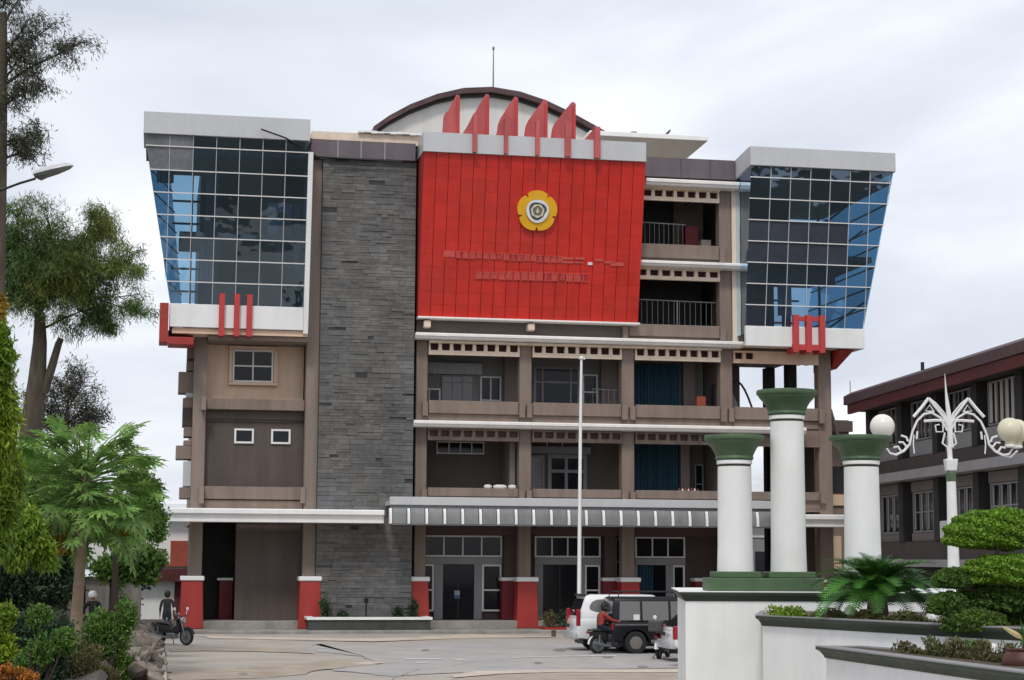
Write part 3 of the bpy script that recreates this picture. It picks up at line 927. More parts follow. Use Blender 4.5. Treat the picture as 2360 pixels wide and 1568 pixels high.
# --- stone tower
SX0, SX1, SZ0, SZ1, SY = -8.40, -4.36, .45, 20.13, -.50
st = B('stone_cladding', M['mortar'], P, (SX0, SX1, SY + .05, 2.6, SZ0, SZ1))
rs = random.Random(11)
blocks = []
z = SZ0
while z < SZ1 - .02:
    h = rs.choice([.09, .10, .12, .13, .15, .18, .22])
    if z + h > SZ1 - .06:
        h = SZ1 - z
    x = SX0
    while x < SX1 - .01:
        L = rs.uniform(.25, .85)
        if SX1 - x - L < .3:
            L = SX1 - x
        if h > .18 and rs.random() < .35:
            h1 = h * rs.uniform(.4, .6)
            blocks.append((x, x + L, z, z + h1)); blocks.append((x, x + L, z + h1, z + h))
        else:
            blocks.append((x, x + L, z, z + h))
        x += L
    z += h
blocks.sort(key=lambda q: -(q[1] - q[0]) * (q[3] - q[2]))
rest = MB()
for i, (x0, x1, z0, z1) in enumerate(blocks):
    if rs.random() < .018:
        continue                                     # a stone that has fallen out
    pr = SY + .05 - rs.choice([.012, .02, .025, .03, .034, .05])
    g = .0035
    if i < 300:
        o = link('stone', cube(M['stone'], .04), st, (x0 + g, pr, z0 + g), (rs.uniform(-.012, .012), 0, rs.uniform(-.012, .012)), (x1 - x0 - 2 * g, .12, z1 - z0 - 2 * g))
    else:
        rest.box(x0 + g, x1 - g, pr, pr + .12, z0 + g, z1 - g)
tag(rest.build('small_stones', M['stone_mass'], st, fix=False), kind='stuff')

# --- purple parapet panels and the cream roof kerb above the stone
pw = B('parapet_wall', M['roofedge'], P, (-8.97, -4.42, -.62, .3, 20.15, 20.93))
xs_ = [-8.97, -7.80, -6.80, -5.77, -4.42]
for i in range(4):
    B('purple_panel', M['purple'], pw, (xs_[i] + .012, xs_[i + 1] - .012, -.70, -.625, 20.17, 20.93), bevel=.008)
for x in xs_[1:-1]:
    B('joint_strip', M['alu'], pw, (x - .012, x + .012, -.69, -.63, 20.17, 20.93))
pw = B('parapet_wall', M['roofedge'], P, (5.55, 10.12, -.22, .3, 20.03, 20.95))
for a, c in ((5.57, 7.6), (7.62, 8.95), (8.97, 10.12)):
    B('purple_panel', M['purple'], pw, (a, c, -.32, -.225, 20.06, 20.95), bevel=.008)
B('roof_kerb', M['cream'], P, (-8.9, -4.1, -.25, 1.2, 20.935, 21.38))
mb = MB()
for i in range(10):
    x = -6.9 + i * .28
    mb.box(x, x + .27, -.42, .3, 21.385 + .02 * math.sin(i * 2.1), 21.47 + .02 * math.sin(i * 1.3))
mb.build('roof_sheet_edge', M['white'], P)
mb = MB()
mb.tube([(-11.2, -2.75, 20.75), (-10.2, -2.7, 20.45), (-9.3, -2.4, 20.05), (-8.6, -1.2, 19.95), (-8.0, -.8, 20.12), (-5.0, -.75, 20.1)], .035, 6)
mb.build('cable', M['black'], P)

# --- red sign wall (leans out at the top): local x along it, z up its slope, y into it
TH = math.atan2(1.4, 6.92)
RW, RH = 9.80, 7.06
back = MB(); back.box(0, RW, .08, .5, 0, RH)
rw = back.build('sign_wall', M['redback'], P)
rw.location = (-4.22, -.40, 13.42); rw.rotation_euler = (TH, 0, 0)
ncol, nrow = 18, 13
pwid, phei = RW / ncol, RH / nrow
gap = .011
for i in range(ncol):
    for j in range(nrow):
        piece('red_panel', M['red'], rw, i * pwid + gap, (i + 1) * pwid - gap, random.uniform(-.004, .003), .085, j * phei + .003, (j + 1) * phei - .003, .010)
mb = MB()
mb.hexa([(-4.24, -.30, 13.42), (-4.16, -.30, 13.42), (-4.16, .0, 13.42), (-4.24, .0, 13.42)],
        [(-4.24, -1.7, 20.34), (-4.16, -1.7, 20.34), (-4.16, .0, 20.34), (-4.24, .0, 20.34)])
mb.build('sign_wall_side', M['dado'], P)
mb = MB()
mb.hexa([(5.50, -.30, 13.42), (5.57, -.30, 13.42), (5.57, .0, 13.42), (5.50, .0, 13.42)],
        [(5.50, -1.7, 20.34), (5.57, -1.7, 20.34), (5.57, .0, 20.34), (5.50, .0, 20.34)])
mb.build('sign_wall_side', M['dado'], P)
B('sign_parapet', M['alu'], P, (-4.27, 5.56, -1.93, -1.6, 20.345, 21.19), (-4.27, -4.1, -1.6, .4, 20.345, 21.19), (5.40, 5.56, -1.6, .4, 20.345, 21.19))
B('sign_roof', M['alu'], P, (-4.1, 5.4, -1.6, .3, 20.9, 21.0))
B('sign_sill', M['ledge'], P, (-4.25, 5.62, -.62, 0, 13.32, 13.41), bevel=.02)
B('dark_band', M['room2'], P, (-4.2, 5.2, .0, .3, 12.72, 13.31))
for x in (-3.95, .62):
    mb = MB(); mb.box(x, x + .3, -.5, -.01, 12.95, 13.25)
    mb.build('floodlight_bracket', M['cream'], P, bevel=.03)
# emblem: yellow five-lobed plate, white ring, grey disc, cream ring, flame
EC = (5.02, 4.74)
def disc_pts(f, n=90):
    return [(EC[0] + f(a) * math.cos(a), EC[1] + f(a) * math.sin(a)) for a in [2 * math.pi * k / n for k in range(n)]]


def petal(a):
    # five lobes, notches at 270 deg, 342, 54, 126, 198
    q = ((math.degrees(a) - 270) % 72) - 36
    r_ = .815 + .075 * math.cos(R(q) * 2.2)
    if abs(abs(q) - 36) < 3.2:
        r_ -= .12
    return r_


mb = MB(); mb.prism(disc_pts(petal, 180), 'y', -.16, -.008)
em = mb.build('emblem', M['yellow'], rw, bevel=0)
def ringmesh(f0, f1, y0, y1, name, mat):
    n = 72
    a_ = disc_pts(f0, n); c_ = disc_pts(f1, n)
    vs = [(x, y0, z) for x, z in a_] + [(x, y0, z) for x, z in c_] + [(x, y1, z) for x, z in a_] + [(x, y1, z) for x, z in c_]
    fs = []
    for k in range(n):
        l = (k + 1) % n
        fs += [(k, l, n + l, n + k), (2 * n + k, 3 * n + k, 3 * n + l, 2 * n + l), (k, 2 * n + k, 2 * n + l, l), (n + k, n + l, 3 * n + l, 3 * n + k)]
    m_ = MB(); m_.add(vs, fs)
    return m_.build(name, mat, em)


mb = MB(); mb.prism(disc_pts(lambda a: .50), 'y', -.185, -.161); mb.build('emblem_disc', M['slatey'], em)
ringmesh(lambda a: .50 + .01 * math.sin(3 * a), lambda a: .385 + .03 * math.sin(3 * a + .6), -.22, -.186, 'emblem_ring', M['silver'])
mb = MB(); mb.prism(disc_pts(lambda a: .26), 'y', -.20, -.186); mb.build('emblem_core', M['olive'], em)
ringmesh(lambda a: .285 + .012 * math.sin(7 * a), lambda a: .215 + .012 * math.sin(5 * a), -.225, -.1865, 'emblem_wreath', M['palecream'])
mb = MB(); mb.prism([(EC[0] + x, EC[1] + z) for x, z in ((0, .17), (.025, .08), (.055, 0), (.05, -.06), (.0, -.10), (-.05, -.06), (-.055, 0), (-.025, .08))], 'y', -.225, -.2005)
mb.build('emblem_flame', M['palecream'], em)
mb = MB(); mb.prism([(EC[0] + x, EC[1] + z) for x, z in ((.36, -.02), (.47, -.03), (.44, -.22), (.30, -.36), (.20, -.36), (.27, -.22))], 'y', -.226, -.2205)
mb.build('emblem_scroll', M['silver'], em)
# two rows of raised letters, too worn to read: plates with upright strokes
lt = MB(); lt.box(1.02, 1.5, -.016, -.005, 2.60, 2.88)
lt = lt.build('lettering', M['letter'], rw)
def letter(x, z, wd, h, seed):
    r_ = random.Random(seed); mb = MB(); y0, y1 = -.05, -.006
    t = .045
    mb.box(x, x + wd, y0, y1, z + h - t * .7, z + h)
    if r_.random() < .7: mb.box(x, x + wd, y0, y1, z, z + t * .7)
    k = r_.choice([1, 2, 2, 3])
    for q in range(k):
        xx = x + (wd - t) * (q + r_.uniform(.1, .6)) / k
        sl_ = r_.uniform(-.05, .05)
        mb.hexa([(xx, y0 - .002, z + .032), (xx + t, y0 - .002, z + .032), (xx + t, y1, z + .032), (xx, y1, z + .032)],
                [(xx + sl_, y0 - .002, z + h - .032), (xx + t + sl_, y0 - .002, z + h - .032), (xx + t + sl_, y1, z + h - .032), (xx + sl_, y1, z + h - .032)])
    mb.build('letter', M['letter'], lt)
    B('letter_ground', M['letterdark'] if r_.random() < .3 else M['letter'], lt, (x, x + wd, -.022, -.0055, z + .01, z + h - .01))


x = 1.55; k = 0
while x < 6.2:
    wd = .24
    letter(x, 2.58 - .012 * (x - 1), wd, .30, 100 + k); x += wd + .06; k += 1
for x0, x1, dz, h in ((6.25, 6.75, 0, .1), (6.3, 6.72, -.16, .1), (6.8, 7.25, .02, .1), (6.8, 7.2, -.14, .06), (7.7, 8.1, -.02, .1), (8.15, 8.65, -.1, .1), (8.4, 9.0, -.2, .16)):
    B('letter', M['letter'], lt, (x0, x1, -.04, -.006, 2.68 + dz, 2.68 + dz + h))
B('letter', M['silver'], lt, (7.40, 7.60, -.05, -.006, 2.48, 2.6))
x = 2.46; k = 0
while x < 7.25:
    wd = .27
    letter(x, 1.70 + .004 * x, wd, .36 if x > 3.6 else .30, 300 + k); x += wd + .065; k += 1

# --- fins standing on the red sign wall
def fin(ub, tall, hook, brk):
    """ub: x of the bracket on the parapet; tall: (x0, x1, ztop) or None"""
    root = None
    c45 = .62
    if tall:
        x0, x1, zt, sh = tall
        zb = 21.2
        H = zt - zb
        wd = x1 - x0
        out = [(1, 0), (1, .96), (.97, 1.0), (.90, 1.0), (.80, .93), (.60, .80), (.38, .64), (.20, .52 if not sh else .60), (.08, .38 if not sh else .50), (.03, .2), (0, 0)]
        dv = wd * 1.05
        mb = MB()
        fr_ = [(x0 + u * wd, -.75 - (1 - u) * -dv * .0 - u * .55, zb + v * H) for u, v in out]
        bk_ = [(p[0] + .11, p[1] + .10, p[2]) for p in fr_]
        n = len(fr_)
        mb.add(fr_ + bk_, [tuple(range(n)), tuple(range(n, 2 * n))[::-1]] + [(i, (i + 1) % n, n + (i + 1) % n, n + i) for i in range(n)])
        root = mb.build('roof_fin', M['finred'], P)
        B('edge_strip', M['bracketred'], root, (x1 - .06, x1 + .07, -1.36, -1.18, zb + .01, zb + H * .90))
    if brk:
        a, c, zt = brk
        mb = MB()
        mb.box(a, c, -2.12, -1.935, 20.36, 21.19)
        mb.hexa([(a, -2.12, 21.192), (c, -2.12, 21.192), (c, -1.5, 21.192), (a, -1.5, 21.192)],
                [(a + .02, -2.10, zt), (c, -2.10, zt), (c, -1.9, zt), (a + .02, -1.9, zt)])
        q = [(a - hook, -1.45, 21.192), (a, -1.95, 21.192), (a, -1.97, zt - .05), (a - hook * .45, -1.7, 21.2 + (zt - 21.2) * .45)]
        mb.add(q + [(p[0] + .05, p[1] + .1, p[2]) for p in q], [(0, 1, 2, 3), (7, 6, 5, 4), (0, 4, 5, 1), (1, 5, 6, 2), (2, 6, 7, 3), (3, 7, 4, 0)])
        mb.build('fin_bracket', M['finred'], root or P)


fin(0, (-3.30, -2.70, 23.05, True), 0, None)
fin(0, (-2.12, -1.40, 23.15, False), .42, (-2.15, -1.98, 22.05))
fin(0, (-.90, -.12, 23.1, False), .34, (-.78, -.63, 21.95))
fin(0, (.32, 1.20, 23.05, False), .42, (.60, .76, 21.9))
fin(0, (1.52, 2.46, 23.0, False), .50, (1.90, 2.14, 21.9))
fin(0, None, .40, (3.20, 3.46, 21.75))

# --- roof-top hall: vaulted gable, antenna, flat roof
VY = 8.0
arcp = [(-5.35, 23.42), (-4.6, 24.0), (-3.6, 24.6), (-2.3, 25.18), (-1.0, 25.55), (.4, 25.68), (1.8, 25.52), (3.1, 25.15), (4.4, 24.6), (5.4, 24.1), (6.1, 23.75)]
mb = MB(); mb.prism([(-5.0, 20.9)] + [(x * .985, z - .1) for x, z in arcp] + [(6.0, 20.9)], 'y', VY, VY + .3)
mb.build('vault_gable', M['vault'], P)
mb = MB()
top = [(x, z + .17) for x, z in arcp]; low = [(x, z - .09) for x, z in arcp]
mb.prism(top + low[::-1], 'y', VY - .5, VY + 12)
mb.build('vault_roof', M['roofedge'], P)
mb = MB()
low2 = [(x, z - .24) for x, z in arcp]
mb.prism([(x, z - .095) for x, z in arcp] + low2[::-1], 'y', VY - .22, VY - .01)
mb.build('vault_trim', M['black'], P)
mb = MB(); mb.tube([(.72, 9, 25.6), (.72, 9, 27.0), (.72, 9, 28.15)], [.045, .035, .025], 7); mb.lathe([(.02, 28.1), (.06, 28.15), (.06, 28.25), (.02, 28.3)], (.72, 9, 0), 8)
mb.build('antenna_mast', M['metal'], P)
mb = MB()
mb.hexa([(4.2, 4.0, 21.75), (8.93, 4.0, 21.75), (8.93, 7.5, 21.75), (4.2, 7.5, 21.75)], [(4.2, 3.02, 22.6), (9.88, 3.02, 22.6), (9.88, 8, 22.6), (4.2, 8, 22.6)])
mb.build('flat_roof_soffit', M['soffit'], P)
B('flat_roof', M['white'], P, (4.2, 9.9, 3.0, 8, 22.603, 22.83), bevel=.02)
B('roof_house_wall', M['cream'], P, (4.2, 8.9, 3.9, 7.4, 20.93, 22.35))
mb = MB(); mb.tube([(6.35 + .14 * math.cos(a), 3.2 + .14 * math.sin(a), 22.87) for a in np.linspace(0, 12, 30)], .025, 5)
mb.build('cable_coil', M['black'], P)


# --- glass corner towers: built in the leaning plane (x, slope w), y into the building
def tower(name, xl0, xl1, xr0, xr1, z0, y0, z1, y1, verts, rows, label):
    th = math.atan2(y0 - y1, z1 - z0)
    H = math.hypot(z1 - z0, y0 - y1)
    root = bpy.data.objects.new(name, None)
    COL.objects.link(root); root.parent = P
    root.location = (0, y0, z0); root.rotation_euler = (th, 0, 0)
    ws = [r_ / (z1 - z0) * H for r_ in rows]
    ws = [0] + ws + [H]
    L = lambda w_: xl0 + (xl1 - xl0) * w_ / H
    Rr = lambda w_: xr0 + (xr1 - xr0) * w_ / H
    rr = random.Random(len(name) + int(xl0 * 10))
    for j in range(len(ws) - 1):
        a, c = ws[j] + .02, ws[j + 1] - .02
        xs_ = [-1e9] + list(verts) + [1e9]
        for i in range(len(xs_) - 1):
            q = []
            for w_, order in ((a, 0), (c, 1)):
                q.append((max(xs_[i], L(w_)), min(xs_[i + 1], Rr(w_))))
            if q[0][1] - q[0][0] < .02 and q[1][1] - q[1][0] < .02:
                continue
            q = [(min(u, v - .005), v) if u < v else ((u + v) / 2 - .005, (u + v) / 2 + .005) for u, v in q]
            t0, t1, t2 = rr.uniform(-.004, .004), rr.uniform(-.004, .004), rr.uniform(-.004, .004)
            mb = MB()
            f = [(q[0][0] + .012, .03 + t0, a), (q[0][1] - .012, .03 + t1, a), (q[1][1] - .012, .03 + t2, c), (q[1][0] + .012, .03 + t0 + t2 - t1, c)]
            mb.add(f, [(0, 1, 2, 3)])
            gm_ = M['tglass']
            if xl0 < 0 and j >= 6 and i <= 1: gm_ = M['spandrel']
            if xl0 > 0 and j in (3, 4) and i <= 4: gm_ = M['spandrel2']
            mb.build('pane', gm_, root, fix=False)
    for j, w_ in enumerate(ws[1:-1]):
        B('transom', M['frame'], root, (L(w_) - .01, Rr(w_) + .01, -.03, .07, w_ - .022, w_ + .022))
    for x in verts:
        wa, wb = 0, H
        # clip where the leaning side edge crosses
        pts = [w_ for w_ in np.linspace(0, H, 60) if L(w_) + .03 < x < Rr(w_) - .03]
        if len(pts) > 3:
            B('mullion', M['alu'], root, (x - .012, x + .012, -.008, .06, pts[0], pts[-1]))
    return root, th, H


lv = [-9.17 - .955 * k for k in range(6, 0, -1)]
lt_, lth, lH = tower('glass_wall', -14.72, -15.95, -9.19, -9.19, 13.54, -1.22, 20.40, -2.42, lv, [.905 * k for k in range(1, 7)] + [6.40], '')
rv_ = [10.22 + .925 * k for k in range(1, 8)]
rt_, rth, rH = tower('glass_wall', 10.22, 10.22, 15.74, 16.88, 13.34, -1.26, 20.30, -2.32, rv_, [.925 * k for k in range(1, 8)], '')
# left tower: fascias, white edge, side glass, floors, back wall
B('tower_fascia', M['alu'], P, (-15.98, -9.14, -2.52, -2.3, 20.41, 21.33), (-15.98, -15.8, -2.3, .4, 20.41, 21.33), (-9.3, -9.14, -2.3, .0, 20.41, 21.33), bevel=.015)
B('tower_fascia', M['whitewall'], P, (-14.72, -9.19, -1.28, -1.05, 12.56, 13.535), (-14.72, -14.5, -1.05, 2, 12.56, 13.535), bevel=.015)
mb = MB()
mb.hexa([(-9.185, -1.32, 12.42), (-8.985, -1.32, 12.42), (-8.985, -.3, 12.42), (-9.185, -.3, 12.42)], [(-9.185, -2.44, 19.95), (-8.985, -2.44, 19.95), (-8.985, -.3, 19.95), (-9.185, -.3, 19.95)])
mb.build('tower_edge', M['white'], P)
mb = MB()
mb.add([(-14.70, -1.1, 13.54), (-14.15, 2.5, 13.54), (-14.9, 2.5, 20.4), (-15.93, -2.3, 20.4)], [(0, 1, 2, 3)])
sg = mb.build('side_pane', M['sideglass'], P, fix=False)
for k in range(1, 8):
    t = .905 * k / 6.86 if k < 7 else 6.4 / 6.86
    x = -14.70 - 1.23 * t; y = -1.1 - 1.2 * t
    mb = MB(); zt_ = 13.54 + 6.86 * t; mb.tube([(x + .03, y, zt_), (-14.12 - .75 * t, 2.45, zt_)], .03, 6); mb.build('transom', M['metal'], sg)
for z0, xe in ((13.3, -14.1), (16.35, -14.4), (19.75, -14.8)):
    B('tower_floor', M['roomgrey'], P, (xe, -9.2, -1.0 if z0 < 14 else -1.35 if z0 < 17 else -1.9, 2.5, z0, z0 + .22))
B('tower_back_wall', M['room2'], P, (-13.4, -9.1, 2.5, 2.7, 13.5, 20.4))
B('tower_back_wall', M['roomgrey'], P, (-9.15, -9.0, -.25, 2.5, 12.6, 20.4))
B('inner_mullion', M['room2'], P, (-13.9, -13.82, 2.45, 2.6, 13.5, 20.4))
for z in (14.6, 15.6, 17.6, 18.6):
    B('inner_mullion', M['room2'], P, (-14.7, -13.4, 2.46, 2.58, z - .04, z + .04))
B('tower_column', M['roomgrey'], P, (-13.3, -12.8, .2, .7, 13.5, 16.34), (-13.3, -12.8, .2, .7, 16.58, 19.7))
def hang(parent, x0, x1, y, z0, z1, folds, mat):
    o = drape('curtain', mat, x0, x1, y, z0, z1, folds)
    return o


hang(P, -13.55, -12.75, -.75, 14.5, 16.3, 4, M['curtain'])
hang(P, -10.35, -10.1, -.9, 15.2, 17.3, 2, M['curtain'])
hang(P, -9.65, -9.4, -1.0, 15.2, 18.0, 2, M['curtain'])
hang(P, -12.6, -12.2, -.6, 13.55, 15.6, 3, M['bpanel'])
hang(P, -15.4, -14.7, -1.3, 18.6, 19.7, 4, M['curtain'])
B('cupboard', M['room'], P, (-11.9, -10.8, .9, 1.4, 13.55, 15.3))
B('cupboard', M['frame'], P, (-10.6, -9.6, 1.0, 1.4, 16.6, 18.4))
B('cupboard', M['black'], P, (-10.2, -9.9, .95, 1.0, 16.7, 18.0))
B('sill_blind', M['bpanel'], P, (-13.0, -9.3, -.6, -.55, 15.35, 15.6))
# right tower
B('tower_fascia', M['alu'], P, (10.17, 16.93, -2.42, -2.2, 20.31, 21.16), (16.75, 16.93, -2.2, 6.9, 20.31, 21.16), bevel=.015)
mb = MB()
mb.hexa([(10.17, -2.2, 20.31), (10.35, -2.2, 20.31), (10.35, .3, 20.1), (10.17, .3, 20.1)], [(10.17, -2.2, 21.16), (10.35, -2.2, 21.16), (10.35, .3, 20.95), (10.17, .3, 20.95)])
mb.build('tower_fascia', M['alu'], P)
B('tower_fascia', M['whitewall'], P, (10.22, 15.75, -1.32, -1.1, 12.45, 13.335), (15.55, 15.75, -1.1, 6, 12.45, 13.335), bevel=.015)
B('tower_soffit', M['cream'], P, (10.2, 15.5, -1.1, 6.5, 12.5, 12.6))
mb = MB()
mb.add([(15.72, -1.15, 13.34), (16.86, -2.2, 20.3), (16.86, 6.5, 20.3), (15.72, 6.5, 13.34)], [(0, 1, 2, 3)])
sg = mb.build('side_pane', M['sideglass'], P, fix=False)
for k in range(1, 8):
    t = .925 * k / 6.96
    x = 15.72 + 1.14 * t; y = -1.15 - 1.05 * t
    B('transom', M['metal'], sg, (x - .03, x + .03, y, 6.5, 13.34 + 6.96 * t - .03, 13.34 + 6.96 * t + .03))
mb = MB()
mb.add([(10.24, -1.22, 13.0), (10.24, .3, 13.0), (10.24, .3, 20.1), (10.24, -2.25, 20.3)], [(0, 1, 2, 3)])
mb.build('side_pane', M['tglass'], P, fix=False)
B('tower_side_panel', M['bgrey'], P, (10.66, 10.74, .0, .5, 12.6, 20.1))
for z0, xe in ((13.1, 15.7), (16.35, 16.15), (19.75, 16.7)):
    B('tower_floor', M['roomgrey'], P, (10.3, xe, -1.0 if z0 < 14 else -1.35 if z0 < 17 else -1.9, 6.6, z0, z0 + .24))
B('tower_back_wall', M['room2'], P, (10.3, 14.3, 6.62, 6.8, 13.5, 20.3), (14.3, 14.75, 6.62, 6.8, 17.6, 20.3), (14.75, 15.15, 6.62, 6.8, 13.5, 20.3))
B('tower_back_wall', M['room2'], P, (10.1, 10.26, .55, 6.6, 12.6, 20.1))
for z in (14.6, 15.7, 17.7, 18.5):
    B('inner_mullion', M['room2'], P, (13.55, 15.6, 6.63, 6.75, z - .04, z + .04))
B('inner_mullion', M['room2'], P, (15.25, 15.35, 3.0, 3.1, 13.4, 20.2))
mb = MB()
for z0 in (13.6, 16.9, 18.6):
    mb.tube([(15.1, 2.0, z0), (16.2, -.2, z0 + 1.1)], .05, 6)
mb.build('brace', M['black'], P)
hang(P, 11.9, 12.55, -.8, 13.9, 15.6, 4, M['curtain'])
hang(P, 14.1, 14.35, -1.0, 16.7, 18.3, 2, M['curtain'])
B('blind', M['bpanel'], P, (10.4, 14.6, -.85, -.8, 15.35, 16.3))
mb = MB()
mb.lathe([(.05, 16.62), (.30, 16.75), (.34, 17.0), (.22, 17.3), (.3, 17.55), (.12, 17.8)], (11.75, -.9, 0), 10)
mb.build('wrapped_figure', M['curtain'], P, smooth=True)

# --- red brackets hooked round the lower fascias
rb = MB()
rb.box(-15.12, -14.76, -1.45, -.1, 11.88, 13.53)
br = rb.build('red_bracket', M['dado'], P, bevel=.02)
B('bracket_foot', M['dado'], br, (-14.755, -13.70, -1.45, -.1, 11.80, 12.12), bevel=.02)
B('bracket_inside', M['dadodark'], br, (-14.755, -13.72, -.5, -.12, 12.125, 12.5))
for x in (-12.70, -12.08, -11.56):
    mb = MB()
    mb.prism([(-1.29, 12.54), (-1.29, 13.53), (-1.34, 13.98), (-1.50, 13.98), (-1.46, 12.22), (-.2, 12.22), (-.2, 12.54)], 'x', x, x + .23)
    mb.build('red_bar', M['bracketred'], br)
br = B('red_bracket', M['bracketred'], P, (12.34, 13.84, -1.50, -1.33, 12.30, 12.55))
B('bracket_rail', M['bracketred'], br, (12.42, 13.8, -1.46, -1.34, 13.60, 13.80))
for x in (12.36, 12.96, 13.58):
    mb = MB()
    mb.prism([(-1.335, 12.44), (-1.335, 13.5), (-1.36, 13.86), (-1.56, 13.86), (-1.53, 12.2), (-.6, 12.2), (-.6, 12.44)], 'x', x, x + .25)
    mb.build('red_bar', M['bracketred'], br)
mb = MB()
mb.hexa([(14.75, .2, 11.72), (15.0, .2, 11.68), (15.0, 2.5, 11.68), (14.75, 2.5, 11.72)], [(14.75, -.9, 12.44), (15.42, -.9, 12.44), (15.42, 2.5, 12.44), (14.75, 2.5, 12.44)])
mb.build('red_bracket', M['dado'], P)

# --- wing behind the right end column
B('wing_wall', M['taupe'], P, (14.68, 16.4, 2.4, 9, .0, 9.55))
B('wing_beam', M['taupe'], P, (14.68, 16.5, 2.15, 2.38, 9.0, 9.5))
B('wing_recess', M['dark'], P, (15.2, 16.1, 2.33, 2.395, 6.2, 7.4))
B('wing_panel', M['peach'], P, (15.2, 16.1, 2.30, 2.395, 5.6, 6.1))
B('wing_panel', M['peach'], P, (14.8, 15.9, 2.30, 2.395, 2.7, 4.2))
mb = MB(); mb.tube([(15.3, 1.9, 10.0), (16.0, 1.9, 7.6)], .1, 8)
mb.build('sloping_pipe', M['taupe'], P)

# planter in front of the stone tower
pl = thing('planter_box', 'long low planter with white rim and dark grey front below the stone tower', 'planter', (-6.27, -1.3, .13))
def loc(t, mb):
    o = t.location
    mb.v = [(x - o.x, y - o.y, z - o.z) for x, y, z in mb.v]
    return mb


mb = MB(); mb.box(-8.78, -3.75, -1.98, -1.8, .13, .55); mb.box(-8.78, -8.6, -1.8, -.56, .13, .55); mb.box(-3.93, -3.75, -1.8, -.56, .13, .55)
M['darkgrey'] = pm('dark_grey_paint', (.055, .057, .055), .6, .2, 1.5, streak=.2)
loc(pl, mb).build('wall', M['darkgrey'], pl)
mb = MB(); mb.box(-8.86, -3.68, -2.05, -1.74, .553, .66); mb.box(-8.86, -8.56, -1.73, -.56, .553, .66); mb.box(-3.97, -3.68, -1.73, -.56, .553, .66)
loc(pl, mb).build('rim', M['white'], pl)
mb = MB(); mb.box(-8.59, -3.95, -1.79, -.56, .14, .50)
loc(pl, mb).build('soil', M['soil'], pl, fix=False)
for x, r_, h, lab in ((-8.0, (.24, .2, .55), 1.05, 'tall dark shrub at the left end of the planter before the stone tower'),
                      (-7.3, (.16, .15, .18), .68, 'small dark shrub second from the left in the planter before the stone tower'),
                      (-5.0, (.18, .16, .26), .78, 'dark shrub right of the black post in the planter before the stone tower'),
                      (-4.4, (.22, .2, .5), 1.0, 'dark shrub beside the red column foot at the right end of the planter')):
    t = thing('shrub', lab, 'shrub', (x, -1.15, .5), group='shrubs in the planter before the stone tower')
    c, d_ = cloud([((0, 0, h - .5), r_)], 26, 30, .07)
    link('foliage', leaf_mesh('shrub_leaves', c, d_ + rng.normal(size=c.shape) * .7, .10, .05, M['dleaf']), t)
    mb = MB(); mb.tube([(0, 0, -.1), (.02, .01, h - .4)], [.03, .015], 6); mb.build('stem', M['branch'], t)
t = thing('garden_light', 'small black post light standing in the planter before the stone tower', 'post light', (-6.35, -1.2, .5))
mb = MB(); mb.tube([(0, 0, 0), (0, 0, .72)], .035, 8); mb.build('post', M['black'], t)
mb = MB(); mb.lathe([(.03, .72), (.09, .74), (.09, .86), (.11, .87), (.02, .93)], n=12); mb.build('head', M['black'], t)
for i, (x, lab) in enumerate(((1.55, 'left of the two small shrubs by the second red column foot'), (2.2, 'right of the two small shrubs by the second red column foot'))):
    t = thing('shrub', lab, 'shrub', (x, -.9, .13), group='shrubs by the entrance')
    c, d_ = cloud([((0, 0, .4), (.38, .3, .32))], 22, 26, .07)
    link('foliage', leaf_mesh('shrub_leaves', c, d_ + rng.normal(size=c.shape) * .7, .12, .05, M['dleaf'] if i else M['bleaf']), t)
t = thing('flower_bed', 'low red edged flower bed on the step beside the second column foot', 'flower bed', (2.1, -1.2, .13))
mb = MB(); mb.box(-1.0, .9, -.7, -.6, 0, .10); mb.box(-1.0, .9, .5, .6, 0, .10); mb.box(-1.0, -.9, -.6, .5, 0, .10); mb.box(.8, .9, -.6, .5, 0, .10); mb.build('edging', M['dado'], t)
mb = MB(); mb.box(-.9, .8, -.6, .5, -.02, .06); mb.build('soil', M['soil'], t, fix=False)
t = tag(link('rock', None), None) if False else None
mb = MB(); mb.lathe([(.05, 0), (.10, .03), (.09, .2), (.11, .24), (.02, .26)], (0, 0, 0), 9)
o = mb.build('stone_bollard', M['bark'], None); o.location = ground_at(1276, 73); tag(o, 'short dark bollard on the lot behind the white jeep-like car', 'bollard')
o['label'] = 'short dark brown stub standing on the lot left of the white car'

# bird on the roof
bird = thing('bird', 'small dark bird perched on the edge of the flat roof', 'bird', (8.05, 3.4, 22.83))
mb = MB(); mb.tube([(-.16, 0, .06), (-.05, 0, .11), (.05, 0, .2), (.11, 0, .29), (.15, 0, .31)], [.01, .045, .055, .035, .012], 8); mb.build('body', M['black'], bird, smooth=True)
mb = MB(); mb.tube([(.0, .02, .0), (.0, .02, .13)], .008, 5); mb.tube([(.0, -.02, .0), (.0, -.02, .13)], .008, 5); mb.build('legs', M['black'], bird)

# flagpole
fp = thing('flagpole', 'tall slim white flagpole in front of the entrance canopy', 'flagpole', (1.62, -6.0, 0))
mb = MB(); mb.tube([(0, 0, .3), (.02, 0, 4), (.05, 0, 8), (.09, 0, 11.1)], [.085, .075, .065, .05], 12); mb.build('pole', M['white'], fp, smooth=True)
mb = MB(); mb.lathe([(.05, 11.1), (.11, 11.13), (.11, 11.19), (.03, 11.24)], (.09, 0, 0), 12); mb.tube([(.09, 0, 11.15), (.24, 0, 11.13)], .035, 6); mb.build('finial', M['white'], fp)
mb = MB(); mb.box(-.4, .4, -.4, .4, 0, .3); mb.build('base', M['concrete'], fp, bevel=.03)

